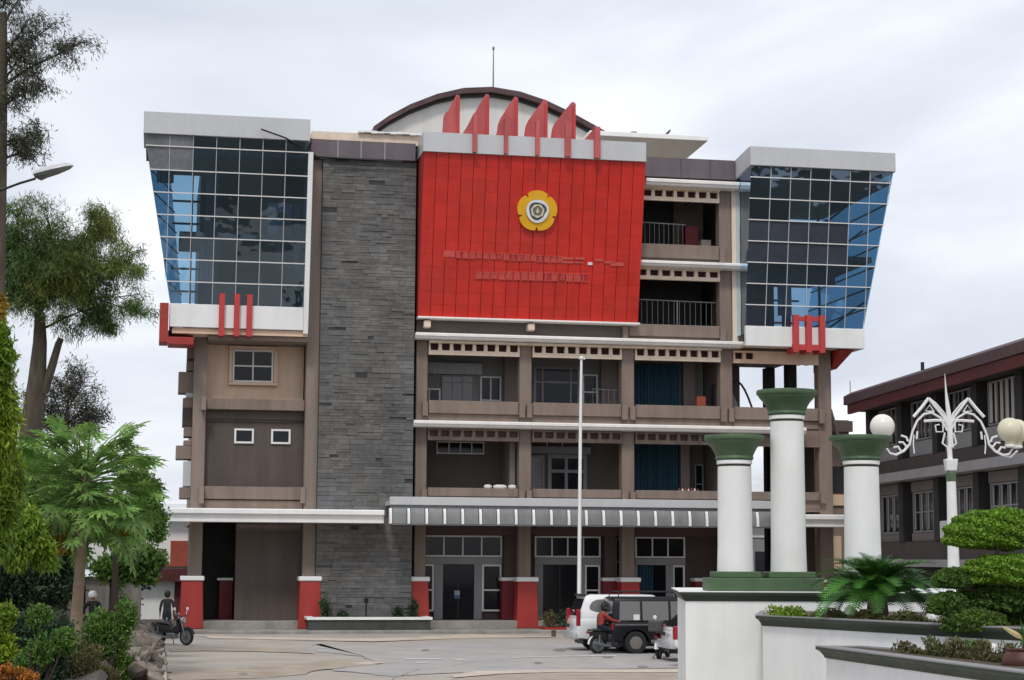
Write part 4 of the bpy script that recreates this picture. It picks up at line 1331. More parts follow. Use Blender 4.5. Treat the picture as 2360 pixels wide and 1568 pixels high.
# ================================================================== RIGHT HALL
HO = Vector((13.06, -6.16, 0)); HD = Vector((-.0894, -.996, 0))
hall = thing('assembly_hall', 'dark brown two storey hall with a long red eave at the right edge', 'building', HO, math.atan2(HD.y, HD.x))
# local axes: x runs along the front towards the viewer, y goes left (out of the front is -y after rotation), so front faces local -y
def hp(name, mat, *bx, parent=None, **k):
    return B(name, mat, parent or hall, *bx, **k)


Lh = 34.0
hp('wall', M['bbrown'], (0, Lh, .0 + 1.2, 14, 0, 9.2))
hp('ground_recess', M['dark'], (0.2, Lh - .2, 1.12, 1.19, .2, 2.8))
hp('ledge', M['bgrey'], (-.0, Lh, .35, 1.3, 2.85, 3.12)); hp('ledge', M['bgrey'], (-.1, Lh, .25, 1.3, 6.12, 6.46))
hp('beam', M['bbrown'], (.02, Lh, .75, 1.19, 6.47, 7.0)); hp('beam', M['bbrown'], (.02, Lh, .8, 1.19, 3.13, 3.8))
mb = MB(); mb.prism([(-.05, 9.52), (-.05, 9.88), (0.25, 10.05), (8, 11.6), (8, 9.5)], 'x', -.6, Lh)
mb.build('roof', M['broof'], hall)
hp('fascia', M['bred'], (-.3, Lh, .02, .14, 9.12, 9.50))
hp('soffit', M['dark'], (-.3, Lh, .145, 1.3, 9.22, 9.3))
hp('end_gable', M['bbrown'], (-.3, .0, .2, 8, 9.31, 9.5))
for s in np.arange(-.05, Lh, 4.15):
    hp('pilaster', M['dark'], (s + .0, s + .55, .72, 1.18, 3.81, 6.1)); hp('pilaster', M['dark'], (s, s + .55, .72, 1.18, 7.01, 9.2))
k = 0
for s in np.arange(.75, Lh - 3.6, 4.15):
    # lower storey: panel above, window with curtains, panel or air conditioner below
    hp('panel', M['bpanel'], (s + .1, s + 3.3, .95, 1.17, 5.70, 6.08))
    f = window(hall, s + .1, s + 3.3, 4.15, 5.68, 1.0, 4, 2 if k % 2 else 1, .06, M['bgrey'], M['darkglass'])
    for q in range(4):
        a = s + .25 + q * .78
        mb = MB(); mb.box(a, a + .16, 1.02, 1.035, 4.25, 5.6); mb.build('curtain_strip', M['bgrey'], f)
    f = window(hall, s + .1, s + 3.3, 7.65, 9.15, 1.0, 4, 1, .06, M['bgrey'], M['darkglass'])
    for q in range(6):
        a = s + .2 + q * .5
        mb = MB(); mb.box(a, a + (.26 if k > 2 else .14), 1.02, 1.035, 7.75, 9.1); mb.build('curtain_strip', M['soffit'] if k > 2 else M['bpanel'], f)
    hp('panel', M['bgrey'], (s + .1, s + 3.3, .92, 1.17, 7.05, 7.6))
    if k == 2:
        ac = hp('air_conditioner', M['alu'], (s + .3, s + 2.1, .55, 1.0, 3.85, 4.5), bevel=.03)
        hp('grille', M['black'], (s + 1.3, s + 1.5, .535, .549, 3.95, 4.4), parent=ac)
    else:
        hp('panel', M['bpanel'], (s + .1, s + 3.3, .95, 1.17, 3.82, 4.13))
    k += 1
mb = MB(); mb.tube([(8.6, .3, 9.9), (8.6, .3, 10.35)], .07, 8); mb.build('roof_vent', M['black'], hall)
mb = MB(); mb.tube([(-.1, .1, 9.9), (-.1, .1, 10.5)], .02, 6); mb.build('roof_rod', M['metal'], hall)
# annex seen through the open end bay
t = thing('annex_house', 'low grey house with a white roof seen through the open end bay', 'house', (24, 24, 0))
mb = MB(); mb.box(-7, 9, 0, 8, 0, 6.4); mb.build('wall', M['bgrey'], t)
mb = MB(); mb.prism([(-.8, 6.3), (4, 8.0), (8.8, 6.3), (8.8, 6.5), (4, 8.25), (-.8, 6.5)], 'x', -7.6, 9.6); mb.build('roof', M['zinc'], t)
for z in (4.4, 5.2):
    mb = MB(); mb.box(-7, 9, -.06, -.005, z, z + .12); mb.build('band', M['zinc'], t)
mb = MB(); mb.box(-5, 6, -.05, -.006, 1.2, 3.6); mb.build('window_strip', M['darkglass'], t)

# ================================================================== MONUMENT WITH TERRACED PLANTERS
def V2(p): return (p.x, p.y)


def offset_poly(poly, d):
    n = len(poly); out = []
    for i in range(n):
        p0, p1, p2 = Vector(poly[i - 1]), Vector(poly[i]), Vector(poly[(i + 1) % n])
        e1 = (p1 - p0).normalized(); e2 = (p2 - p1).normalized()
        n1 = Vector((e1.y, -e1.x)); n2 = Vector((e2.y, -e2.x))
        bis = (n1 + n2); bis = bis / max(.35, bis.length_squared) * 2 if bis.length > 1e-6 else n1
        out.append(tuple(p1 + bis * d))
    return out


def terrace(name, poly, zt, label, soil=True, wallmat=None):
    """poly counter-clockwise plan outline; a white wall with a flared dark green rim"""
    c = sum((Vector(p) for p in poly), Vector((0, 0))) / len(poly)
    t = thing(name, label, 'planter wall', (c.x, c.y, 0))
    q = [(p[0] - c.x, p[1] - c.y) for p in poly]
    mb = MB(); mb.loft([[(*p, 0) for p in q], [(*p, zt - .172) for p in q]])
    mb.build('wall', wallmat or M['whitewall'], t)
    prof = [(.0, zt - .17), (.018, zt - .165), (.03, zt - .13), (.07, zt - .075), (.115, zt - .045), (.115, zt - .012)]
    mb = MB(); mb.loft([[(*p, z) for p in offset_poly(q, d)] for d, z in prof])
    mb.build('rim', M['rim'], t)
    ip = offset_poly(q, -.16); op = offset_poly(q, .118)
    mb = MB(); n = len(q)
    vs = [(*p, zt - .0115) for p in op] + [(*p, zt + .006) for p in op] + [(*p, zt - .0115) for p in ip] + [(*p, zt + .006) for p in ip]
    fs = []
    for i in range(n):
        j = (i + 1) % n
        fs += [(i, j, n + j, n + i), (n + i, n + j, 3 * n + j, 3 * n + i), (2 * n + i, 3 * n + i, 3 * n + j, 2 * n + j), (i, 2 * n + i, 2 * n + j, j)]
    mb.add(vs, fs); mb.build('coping', M['bgrey'] if soil else M['white'], t)
    if soil:
        mb = MB(); mb.add([(*p, zt - .004) for p in ip], [tuple(range(n))]); mb.build('soil', M['soil'], t, fix=False)
    else:
        mb = MB(); mb.add([(*p, zt + .001) for p in ip], [tuple(range(n))]); mb.build('top', M['white'], t, fix=False)
    return t


a1 = at(1579, 1400, 32); b1 = at(2200, 1400, 32.2); c1 = at(2230, 1400, 37); d1 = at(1561, 1400, 36)
Z1 = at(1600, 1363, 32).z
terrace('monument_base', [V2(a1), V2(b1), V2(c1), V2(d1)], Z1, 'tall white base with dark green rim carrying the three columns', soil=False)
a2 = at(1757, 1440, 29.4); b2 = at(2176, 1440, 25.5); b2b = at(2500, 1440, 23.2); c2 = at(2500, 1440, 31.6); d2 = at(1768, 1440, 31.8)
Z2 = at(1740, 1418, 29.3).z
terrace('planter_terrace', [V2(a2), V2(b2), V2(b2b), V2(c2), V2(d2)], Z2, 'middle white terrace with dark green rim holding the cycad')
a3 = at(1903, 1500, 26.9); b3 = at(2372, 1500, 20.8); b3b = at(2560, 1500, 18.6); c3 = at(2620, 1500, 22.0); d3 = at(2178, 1500, 25.2); e3 = at(1990, 1500, 26.95)
Z3 = at(1890, 1489, 27).z
terrace('planter_terrace', [V2(a3), V2(b3), V2(b3b), V2(c3), V2(d3), V2(e3)], Z3, 'lowest nearest white terrace with dark green rim at the lower right')


def column(px, d, ztop, rad, cap_h, label):
    p = at(px, 1300, d)
    t = thing('monument_column', label, 'column', (p.x, p.y, Z1 + .006), -YAW, 'columns of the monument')
    h = ztop - Z1 - .006
    rz = -YAW
    mb = MB(); s = rad * 1.32
    mb.box(-rad * 1.7, rad * 1.7, -rad * 1.7, rad * 1.7, 0, .23); mb.build('plinth', M['green'], t, bevel=.01)
    mb = MB(); mb.box(-s, s, -s, s, .232, .34); mb.build('plinth_block', M['green'], t, bevel=.012)
    zc = h - cap_h
    mb = MB(); mb.lathe([(rad * 1.03, .342), (rad * .99, .8), (rad * .95, zc - .12)], n=40); mb.build('shaft', M['whitewall'], t, smooth=True)
    mb = MB(); mb.lathe([(rad * .93, zc - .118), (rad * .93, zc - .082)], n=40); mb.build('groove', M['rim'], t, smooth=True)
    mb = MB(); mb.lathe([(rad * .97, zc - .08), (rad * 1.01, zc - .07), (rad * 1.01, zc - .012), (rad * .95, zc)], n=40); mb.build('neck_ring', M['white'], t, smooth=True)
    k = cap_h
    mb = MB()
    mb.lathe([(rad * 1.04, zc + .002), (rad * 1.10, zc + .06 * k), (rad * 1.06, zc + .16 * k), (rad * 1.16, zc + .32 * k), (rad * 1.30, zc + .5 * k), (rad * 1.52, zc + .66 * k),
              (rad * 1.60, zc + .74 * k), (rad * 1.60, zc + .78 * k), (rad * 1.70, zc + .82 * k), (rad * 1.74, zc + .9 * k), (rad * 1.70, h), (.01, h + .005)], n=40)
    mb.build('capital', M['green'], t, smooth=True)
    return t


column(1694, 32.6, at(1694, 1002, 32.6).z, .315, .44, 'left of the three white columns, short with green capital')
column(1817, 32.6, at(1817, 896, 32.6).z, .315, .45, 'tallest white column with green capital, middle of the three')
column(1988, 32.6, at(1985, 1003, 32.6).z, .325, .44, 'right hand short white column beside the left lamp globe')

# ornate street lamp
lp = ground_at(2198, 34.0)
lamp = thing('ornate_lamp', 'ornate white iron lamp with gable shaped scrolls, a spike and globes', 'street lamp', lp, -YAW)
k_ = 34.0 / 4200
def lx(px): return (px - 2183) * k_ / 1.0 - .0
def lz(py): return at(2183, py, 34.0).z
def lpt(px, py, y=0): return (lx(px) - .06, y, lz(py))


mb = MB(); mb.tube([(.0, 0, 0), (.0, 0, 1.2), (-.02, 0, lz(1098))], [.16, .135, .085], 14)
mb.tube([(-.02, 0, lz(1088)), (-.04, 0, lz(1030))], [.05, .05], 10); mb.build('pole', M['iron'], lamp, smooth=True)
mb = MB(); mb.hexa(*[[(sx * hw - .02, sy * hw, lz(py)) for sx, sy in ((-1, -1), (1, -1), (1, 1), (-1, 1))] for hw, py in ((.09, 1084), (.115, 1057))]); mb.build('pole_cap', M['iron'], lamp, bevel=.01)
mb = MB(); mb.lathe([(.075, lz(1110)), (.095, lz(1108)), (.095, lz(1090)), (.085, lz(1086))], (-.02, 0, 0), 12); mb.build('pole_band', M['green'], lamp)
mb = MB(); mb.tube([lpt(2189, 1030), lpt(2187, 960), lpt(2183, 925), lpt(2181, 900), lpt(2179, 856)], [.055, .05, .035, .02, .004], 8); mb.build('spike', M['iron'], lamp, smooth=True)
def strap(pts, r=.02, name='scroll', n=6):
    mb = MB(); mb.tube([lpt(*p) for p in pts], r, n)
    return mb.build(name, M['iron'], lamp, smooth=True)


for sgn in (-1, 1):
    X = lambda dx: 2186 + sgn * dx
    strap([(X(0), 985), (X(14), 955), (X(30), 935), (X(46), 914)], .028, 'gable_rafter')
    strap([(X(46), 914), (X(62), 935), (X(82), 958)], .03, 'gable_rafter')
    strap([(X(4), 990), (X(20), 960), (X(40), 948), (X(58), 952), (X(74), 968), (X(84), 990), (X(88), 1003)], .022, 'arch_strap')
    strap([(X(34), 946), (X(44), 930), (X(54), 944), (X(34), 946)], .013, 'gable_web')
    strap([(X(46), 914), (X(30), 926), (X(10), 950), (X(2), 975)], .018, 'gable_web')
    strap([(X(10), 967), (X(30), 966), (X(58), 968)], .026, 'fret')
    strap([(X(14), 968), (X(14), 993), (X(30), 993), (X(32), 978), (X(22), 976)], .016, 'fret')
    strap([(X(10), 995), (X(16), 1020), (X(6), 1028), (X(0), 1029)], .018, 'fret')
    strap([(X(88), 1003), (X(92), 1022), (X(106), 1038), (X(124), 1047), (X(138), 1044), (X(146), 1032)], [.02, .024, .026, .024, .02, .016], 'lamp_arm')
    strap([(X(82), 1000), (X(84), 1022), (X(82), 1044)], .013, 'pendant')
    strap([(X(96), 1016), (X(100), 1006), (X(112), 1002)], .02, 'leaf_scroll')
    strap([(X(100), 1028), (X(108), 1018), (X(118), 1018)], .02, 'leaf_scroll')
    strap([(X(112), 1040), (X(120), 1028), (X(130), 1030)], .022, 'leaf_scroll')
    strap([(X(74), 992), (X(76), 1010)], .02, 'pendant')
def globe(px, py, y, mat):
    c = Vector(lpt(px, py, y)); r_ = 28.5 * k_
    mb = MB()
    prof = [(r_ * math.sin(t), -r_ * math.cos(t)) for t in np.linspace(.42, math.pi - .02, 16)]
    mb.lathe([(r_ * .38, -r_ * 1.16), (r_ * .42, -r_ * 1.02)] + prof, c, 26)
    g = mb.build('globe', mat, lamp, smooth=True)
    mb = MB(); mb.lathe([(r_ * .30, -r_ * 1.42), (r_ * .46, -r_ * 1.36), (r_ * .44, -r_ * 1.162)], c, 12)
    mb.build('holder', M['iron'], g)


globe(2031, 981, 0, M['globe']); globe(2327, 988, 0, M['globe2']); globe(2362, 986, .55, M['globe2'])
mb = MB(); mb.tube([lpt(2310, 1047), lpt(2335, 1050, .25), lpt(2362, 1032, .55)], .022, 6); mb.build('lamp_arm', M['iron'], lamp)
mb = MB(); mb.lathe([(.26, 0), (.26, .5), (.2, .56), (.16, .6)], n=16); mb.build('base', M['iron'], lamp)

# ================================================================== VEHICLES
def arch(cx, r, z0, n=9):
    a0 = math.asin(min(1, max(0, (z0 - .34) / r)))
    return [(cx + r * math.cos(t), .34 + r * math.sin(t)) for t in np.linspace(math.pi - a0, a0, n)]


def wheel(parent, x, y, r=.35, w=.24, rimmat=None):
    s = 1 if y > 0 else -1
    t = MB(); t.lathe([(r * .62, -w / 2), (r * .93, -w / 2), (r, -w * .3), (r, w * .3), (r * .93, w / 2), (r * .62, w / 2)], (x, y, r), 26, 'y')
    o = t.build('wheel', M['rubber'], parent, smooth=True)
    t = MB(); yy = y + s * (w / 2 - .035)
    t.lathe([(r * .64, -s * .02), (r * .64, s * .025), (r * .56, s * .03), (r * .52, .0), (.02, .0)], (x, yy, r), 26, 'y')
    for k in range(6):
        a = k * math.pi / 3
        t.tube([(x, yy + s * .015, r), (x + r * .58 * math.cos(a), yy + s * .02, r + r * .58 * math.sin(a))], .028, 5)
    t.lathe([(.07, -.02), (.07, .03)], (x, yy + s * .01, r), 12, 'y')
    t.lathe([(r * .60, -s * .012), (r * .58, s * .022), (r * .3, s * .032), (.03, s * .036)], (x, yy + s * .012, r), 26, 'y')
    t.build('rim', rimmat or M['chrome'], o)
    return o


def car(label, loc_, rz, body, low, prof, belt, roof, zb, zr, wb, wroof, wins, wheels, tail, glassmat, rack=None, group=None, hw=.90, rearw=None, rimmat=None):
    t = thing('parked_car', label, 'car', loc_, rz, group)
    mb = MB(); mb.prism(prof, 'y', -hw, hw)
    mb.build('body', body, t, bevel=.045, seg=2, smooth=True)
    rings = []
    for k in range(4):
        u = k / 3
        uu = u
        x0 = belt[0] + (roof[0] - belt[0]) * (u ** 1.0); x1 = belt[1] + (roof[1] - belt[1]) * u
        hy = hw - .03 - (hw - .03 - wroof) * uu; z = zb - .02 + (zr - zb + .02) * u
        rings.append([(x0, -hy, z), (x1, -hy, z), (x1, hy, z), (x0, hy, z)])
    rings.append([(roof[0] + .1, -wroof + .08, zr + .035), (roof[1] - .12, -wroof + .08, zr + .035), (roof[1] - .12, wroof - .08, zr + .035), (roof[0] + .1, wroof - .08, zr + .035)])
    mb = MB(); mb.loft(rings); cab = mb.build('cabin', body, t, bevel=.05, seg=2, smooth=True)

    def ysurf(z): return hw - .03 - (hw - .03 - wroof) * (z - zb) / (zr - zb)
    for poly in wins:
        for s in (-1, 1):
            o_ = [(x, s * (ysurf(z) + .012), z) for x, z in poly]; i_ = [(x, s * (ysurf(z) - .02), z) for x, z in poly]
            n = len(poly); mb = MB()
            mb.add(o_ + i_, [tuple(range(n)), tuple(range(n, 2 * n))[::-1]] + [(i, (i + 1) % n, n + (i + 1) % n, n + i) for i in range(n)])
            mb.build('side_window', glassmat, cab)
    # rear window lies on the sloping tail of the cabin
    def xr(z): return belt[0] + (roof[0] - belt[0]) * (z - zb) / (zr - zb)
    za, zc = zb + .10, zr - .10
    mb = MB(); q = [(xr(za), -ysurf(za) + .14, za), (xr(za), ysurf(za) - .14, za), (xr(zc), ysurf(zc) - .12, zc), (xr(zc), -ysurf(zc) + .12, zc)]
    mb.add([(p[0] - .012, p[1], p[2]) for p in q] + [(p[0] + .03, p[1], p[2]) for p in q], [(0, 1, 2, 3), (7, 6, 5, 4), (0, 4, 5, 1), (1, 5, 6, 2), (2, 6, 7, 3), (3, 7, 4, 0)])
    mb.build('rear_window', M['darkglass'], cab)
    for x in wheels:
        for s in (-1, 1):
            wheel(t, x, s * (hw - .14), .35 if rack is None else .37, rimmat=rimmat)
    for s in (-1, 1):
        a, c, z0, z1 = tail
        mb = MB(); mb.box(a, c, *sorted((s * (hw + .012), s * (hw - .15))), z0, z1); mb.build('tail_light', M['lamp'], t, bevel=.03, seg=2)
        mb = MB(); mb.box(wb + .0, wb + .35, *sorted((s * (hw - .02), s * (hw - .25))), .72, .88); mb.build('headlight', M['chrome'], t, bevel=.03)
        mb = MB(); mb.box(belt[1] - .75, belt[1] - .55, *sorted((s * (hw + .17), s * (hw - .02))), zb, zb + .15); mb.build('door_mirror', body, t, bevel=.04, seg=2)
        mb = MB()
        for x in (wheels[0] + .95, wheels[0] + 1.95):
            mb.box(x, x + .012, *sorted((s * (hw + .003), s * (hw - .02))), .42, zb - .05)
        mb.build('door_gap', M['black'], t)
        for x in (wheels[0] + .75, wheels[0] + 1.75):
            mb = MB(); mb.box(x, x + .17, *sorted((s * (hw + .03), s * (hw - .02))), zb - .18, zb - .14); mb.build('door_handle', M['chrome'], t, bevel=.01)
    mb = MB(); mb.box(-.13, .12, -hw + .03, hw - .03, .40, .66); mb.build('rear_bumper', low, t, bevel=.05, seg=2, smooth=True)
    mb = MB(); mb.box(.25, wb - .1, -hw + .2, hw - .2, .24, .45); mb.build('underbody', M['black'], t)
    mb = MB(); mb.box(-.145, -.125, -.26, .26, .50 + .28, .62 + .28); mb.build('number_plate', M['black'], t)
    if rack:
        mb = MB()
        for s in (-1, 1):
            mb.tube([(roof[0] + .15, s * (wroof - .1), zr + .03), (roof[0] + .2, s * (wroof - .1), zr + .2), (roof[1] - .3, s * (wroof - .1), zr + .2), (roof[1] - .2, s * (wroof - .1), zr + .03)], .02, 6)
        for x in np.linspace(roof[0] + .3, roof[1] - .4, 6):
            mb.tube([(x, -wroof + .1, zr + .2), (x, wroof - .1, zr + .2)], .015, 5)
        mb.build('roof_rack', M['black'], t)
    return t, cab


def prof_suv(L, r, w0, w1, zb, bonnet, ztail):
    return ([(.03, .45), (0, .62), (.0, ztail - .1), (.06, zb)] + [(belt_x, z) for belt_x, z in bonnet] + [(L, .75), (L - .03, .42)] +
            [(w1 + r, .36)][:0] + arch(w1, r, .40)[::-1] + arch(w0, r, .40)[::-1])


g_ = 'cars parked side by side on the lot'
suvp = prof_suv(4.75, .45, .85, 3.55, 1.08, [(3.35, 1.09), (4.3, 1.03), (4.65, .92)], 1.06)
t, cab = car('white sport utility car with tall red tail lights, leftmost of the parked cars', ground_at(1375, 61.2) + Vector((-.66, .9, 0)), R(-1), M['carwhite'], M['carsilver'], suvp,
    (.05, 3.45), (.34, 2.75), 1.08, 1.84, 4.4, .70,
    [[(.44, 1.44), (.47, 1.55), (.56, 1.65), (.70, 1.71), (.95, 1.735), (1.75, 1.74), (1.75, 1.15), (1.50, 1.15), (1.36, 1.20), (.95, 1.27), (.62, 1.33), (.48, 1.38)], [(1.83, 1.15), (1.83, 1.74), (2.4, 1.74), (2.4, 1.15)], [(2.46, 1.15), (2.46, 1.74), (2.68, 1.72), (3.15, 1.18), (3.1, 1.15)]],
    (.85, 3.55), (-.012, .12, .84, 1.40), M['greyglass'])
mb = MB(); mb.box(.22, .48, -.62, .62, 1.83, 1.89); mb.build('spoiler', M['black'], t, bevel=.02)
mb = MB(); mb.box(.02, 4.7, -.915, -.905, .42, .70); mb.build('sill_trim', M['carsilver'], t) if False else None
jp = prof_suv(4.3, .45, .80, 3.25, 1.03, [(3.0, 1.04), (4.0, .98), (4.2, .9)], 1.0)
t, cab = car('black boxy off road car with grey windows and roof rack, middle of the parked cars', ground_at(1466, 59.6) + Vector((-.8, .9, 0)), R(-1), M['carblack'], M['black'], jp,
    (.02, 3.05), (.10, 2.75), 1.03, 1.80, 4.0, .76,
    [[(.25, 1.09), (.28, 1.70), (.95, 1.70), (.95, 1.09)], [(1.03, 1.09), (1.03, 1.70), (1.9, 1.70), (1.9, 1.09)], [(1.98, 1.09), (1.98, 1.70), (2.6, 1.70), (2.85, 1.12), (2.8, 1.09)]],
    (.80, 3.25), (-.015, .06, .78, 1.0), M['greyglass'], rack=True, rimmat=M['bpanel'])
mb = MB(); mb.box(.1, 4.1, -.915, -.895, .93, .965); mb.build('body_crease', M['metal'], t)
mb = MB(); mb.box(1.3, 2.75, -.93, -.80, .34, .46); mb.build('side_step', M['metal'], t, bevel=.02)
mb = MB(); mb.lathe([(.30, -.10), (.34, -.06), (.34, .06), (.28, .10), (.05, .11)], (-.13, .1, .98), 22, 'x'); mb.build('spare_wheel', M['rubber'], t, smooth=True)
mb = MB(); mb.box(.72, .92, -.885, -.868, 1.10, 1.28); mb.build('window_sticker', M['frame'], cab)
sp = prof_suv(4.4, .40, .85, 3.4, .95, [(3.3, .96), (4.1, .88), (4.35, .78)], .95)
car('white hatchback partly behind the monument base, showing one red tail light', ground_at(1550, 54.6) + Vector((.05, .85, 0)), R(-1), M['carwhite'], M['carsilver'], sp,
    (.02, 3.4), (.55, 2.5), .95, 1.50, 4.0, .62,
    [[(.55, 1.02), (.78, 1.40), (1.5, 1.42), (1.5, 1.02)], [(1.56, 1.02), (1.56, 1.42), (2.4, 1.42), (3.0, 1.02)]],
    (.85, 3.4), (-.02, .22, .68, 1.08), M['greyglass'], hw=.85)


def motorcycle(label, loc_, rz, col, seatmat, box=False, group=None):
    t = thing('motorcycle', label, 'motorcycle', loc_, rz, group)
    def mk(name, mat, fn, parent=None, **k):
        mb = MB(); fn(mb); return mb.build(name, mat, parent or t, **k)
    for x in (0, 1.25):
        mb = MB(); n = 22; m_ = 8
        vs = []; R_, r_ = .26, .05
        for i in range(n):
            a = 2 * math.pi * i / n
            for j in range(m_):
                q = 2 * math.pi * j / m_
                vs.append((x + (R_ + r_ * math.cos(q)) * math.cos(a), r_ * math.sin(q) * 1.1, .31 + (R_ + r_ * math.cos(q)) * math.sin(a)))
        mb.add(vs, [(i * m_ + j, ((i + 1) % n) * m_ + j, ((i + 1) % n) * m_ + (j + 1) % m_, i * m_ + (j + 1) % m_) for i in range(n) for j in range(m_)])
        wh = mb.build('wheel', M['rubber'], t, smooth=True)
        mb = MB(); mb.lathe([(.20, -.02), (.225, -.03), (.225, .03), (.20, .02)], (x, 0, .31), 20, 'y')
        for k in range(5):
            a = k * 1.2566
            mb.tube([(x, 0, .31), (x + .21 * math.cos(a), 0, .31 + .21 * math.sin(a))], .018, 5)
        mb.lathe([(.07, -.06), (.07, .06)], (x, 0, .31), 12, 'y'); mb.build('rim', M['metal'], wh)
    mk('frame', col, lambda b: b.loft([[(x, s * w_, z0), (x, s * w_ * .8, z1), (x, -s * w_ * .8, z1), (x, -s * w_, z0)] for x, w_, z0, z1, s in ((-.30, .05, .62, .72, 1), (0, .11, .52, .74, 1), (.35, .13, .40, .70, 1), (.62, .12, .34, .55, 1), (.85, .11, .42, .72, 1), (1.0, .08, .62, .95, 1))]), bevel=.02, smooth=True)
    mk('seat', seatmat, lambda b: b.loft([[(x, w_, z0), (x, w_ * .8, z1), (x, -w_ * .8, z1), (x, -w_, z0)] for x, w_, z0, z1 in ((-.35, .08, .74, .80), (0, .14, .745, .83), (.4, .13, .72, .80), (.58, .09, .66, .72))]), bevel=.02, smooth=True)
    mk('engine', M['metal'], lambda b: b.box(.40, .80, -.14, .14, .22, .42), bevel=.03)
    mk('exhaust', M['metal'], lambda b: b.tube([(.6, -.16, .26), (.2, -.18, .28), (-.25, -.18, .38)], [.03, .045, .05], 10), smooth=True)
    mk('front_fork', M['metal'], lambda b: (b.tube([(1.25, .09, .31), (1.02, .09, .95)], .025, 8), b.tube([(1.25, -.09, .31), (1.02, -.09, .95)], .025, 8)))
    mk('rear_shock', M['metal'], lambda b: (b.tube([(0, .12, .31), (.02, .12, .62)], .03, 8), b.tube([(0, -.12, .31), (.02, -.12, .62)], .03, 8)))
    mk('front_mudguard', col, lambda b: b.loft([[(1.25 + r_ * math.cos(a), y, .31 + r_ * math.sin(a)) for r_, y in ((.335, -.07), (.35, 0), (.335, .07), (.325, 0))] for a in np.linspace(.25, 2.4, 9)]), smooth=True)
    mk('rear_mudguard', M['frame'], lambda b: b.loft([[(0 + r_ * math.cos(a), y, .31 + r_ * math.sin(a)) for r_, y in ((.335, -.07), (.35, 0), (.335, .07), (.325, 0))] for a in np.linspace(1.5, 3.1, 7)]), smooth=True)
    mk('headlight', M['chrome'], lambda b: b.lathe([(.02, 1.02), (.09, 1.03), (.10, 1.12), (.085, 1.13), (.02, 1.14)], (0, 0, .88), 14, 'x'))
    mk('tail_light', M['lamp'], lambda b: b.box(-.40, -.33, -.06, .06, .66, .74), bevel=.02)
    hb_ = mk('handlebar', M['black'], lambda b: b.tube([(.92, .36, 1.02), (1.0, .2, 1.04), (1.02, 0, .98), (1.0, -.2, 1.04), (.92, -.36, 1.02)], .018, 8), smooth=True)
    for s in (-1, 1):
        mk('mirror', M['frame'], lambda b: (b.tube([(.98, s * .26, 1.04), (.97, s * .32, 1.22)], .008, 6), b.lathe([(.01, -.012), (.06, -.008), (.06, .008), (.01, .012)], (.97, s * .34, 1.26), 12, 'x')), hb_)
    mk('kick_stand', M['black'], lambda b: b.tube([(.5, .12, .28), (.42, .30, .01)], .014, 6))
    mk('leg_shield', col, lambda b: b.loft([[(.98, .17, .45), (.86, .17, .92), (.86, -.17, .92), (.98, -.17, .45)], [(1.01, .15, .46), (.90, .15, .93), (.90, -.15, .93), (1.01, -.15, .46)]]), bevel=.015)
    if box:
        mk('top_box', M['darkgrey'], lambda b: b.box(-.55, -.15, -.22, .22, .86, 1.2), bevel=.04, seg=2)
    return t


motorcycle('black motorcycle parked against the rubble wall at the left end of the building', ground_at(392, 64.5) + Vector((-.3, .25, 0)), R(-42), M['black'], M['black'])
BIKE = ground_at(1392, 59.9)
motorcycle('black motorcycle with a rider in red between the white and the black car', BIKE + Vector((-.3, -.3, 0)), R(14), M['black'], M['black'])
motorcycle('dark motorcycle with grey top box between the black car and the white hatchback', ground_at(1500, 57.0) + Vector((.1, -.5, 0)), R(62), M['black'], M['black'], box=True)

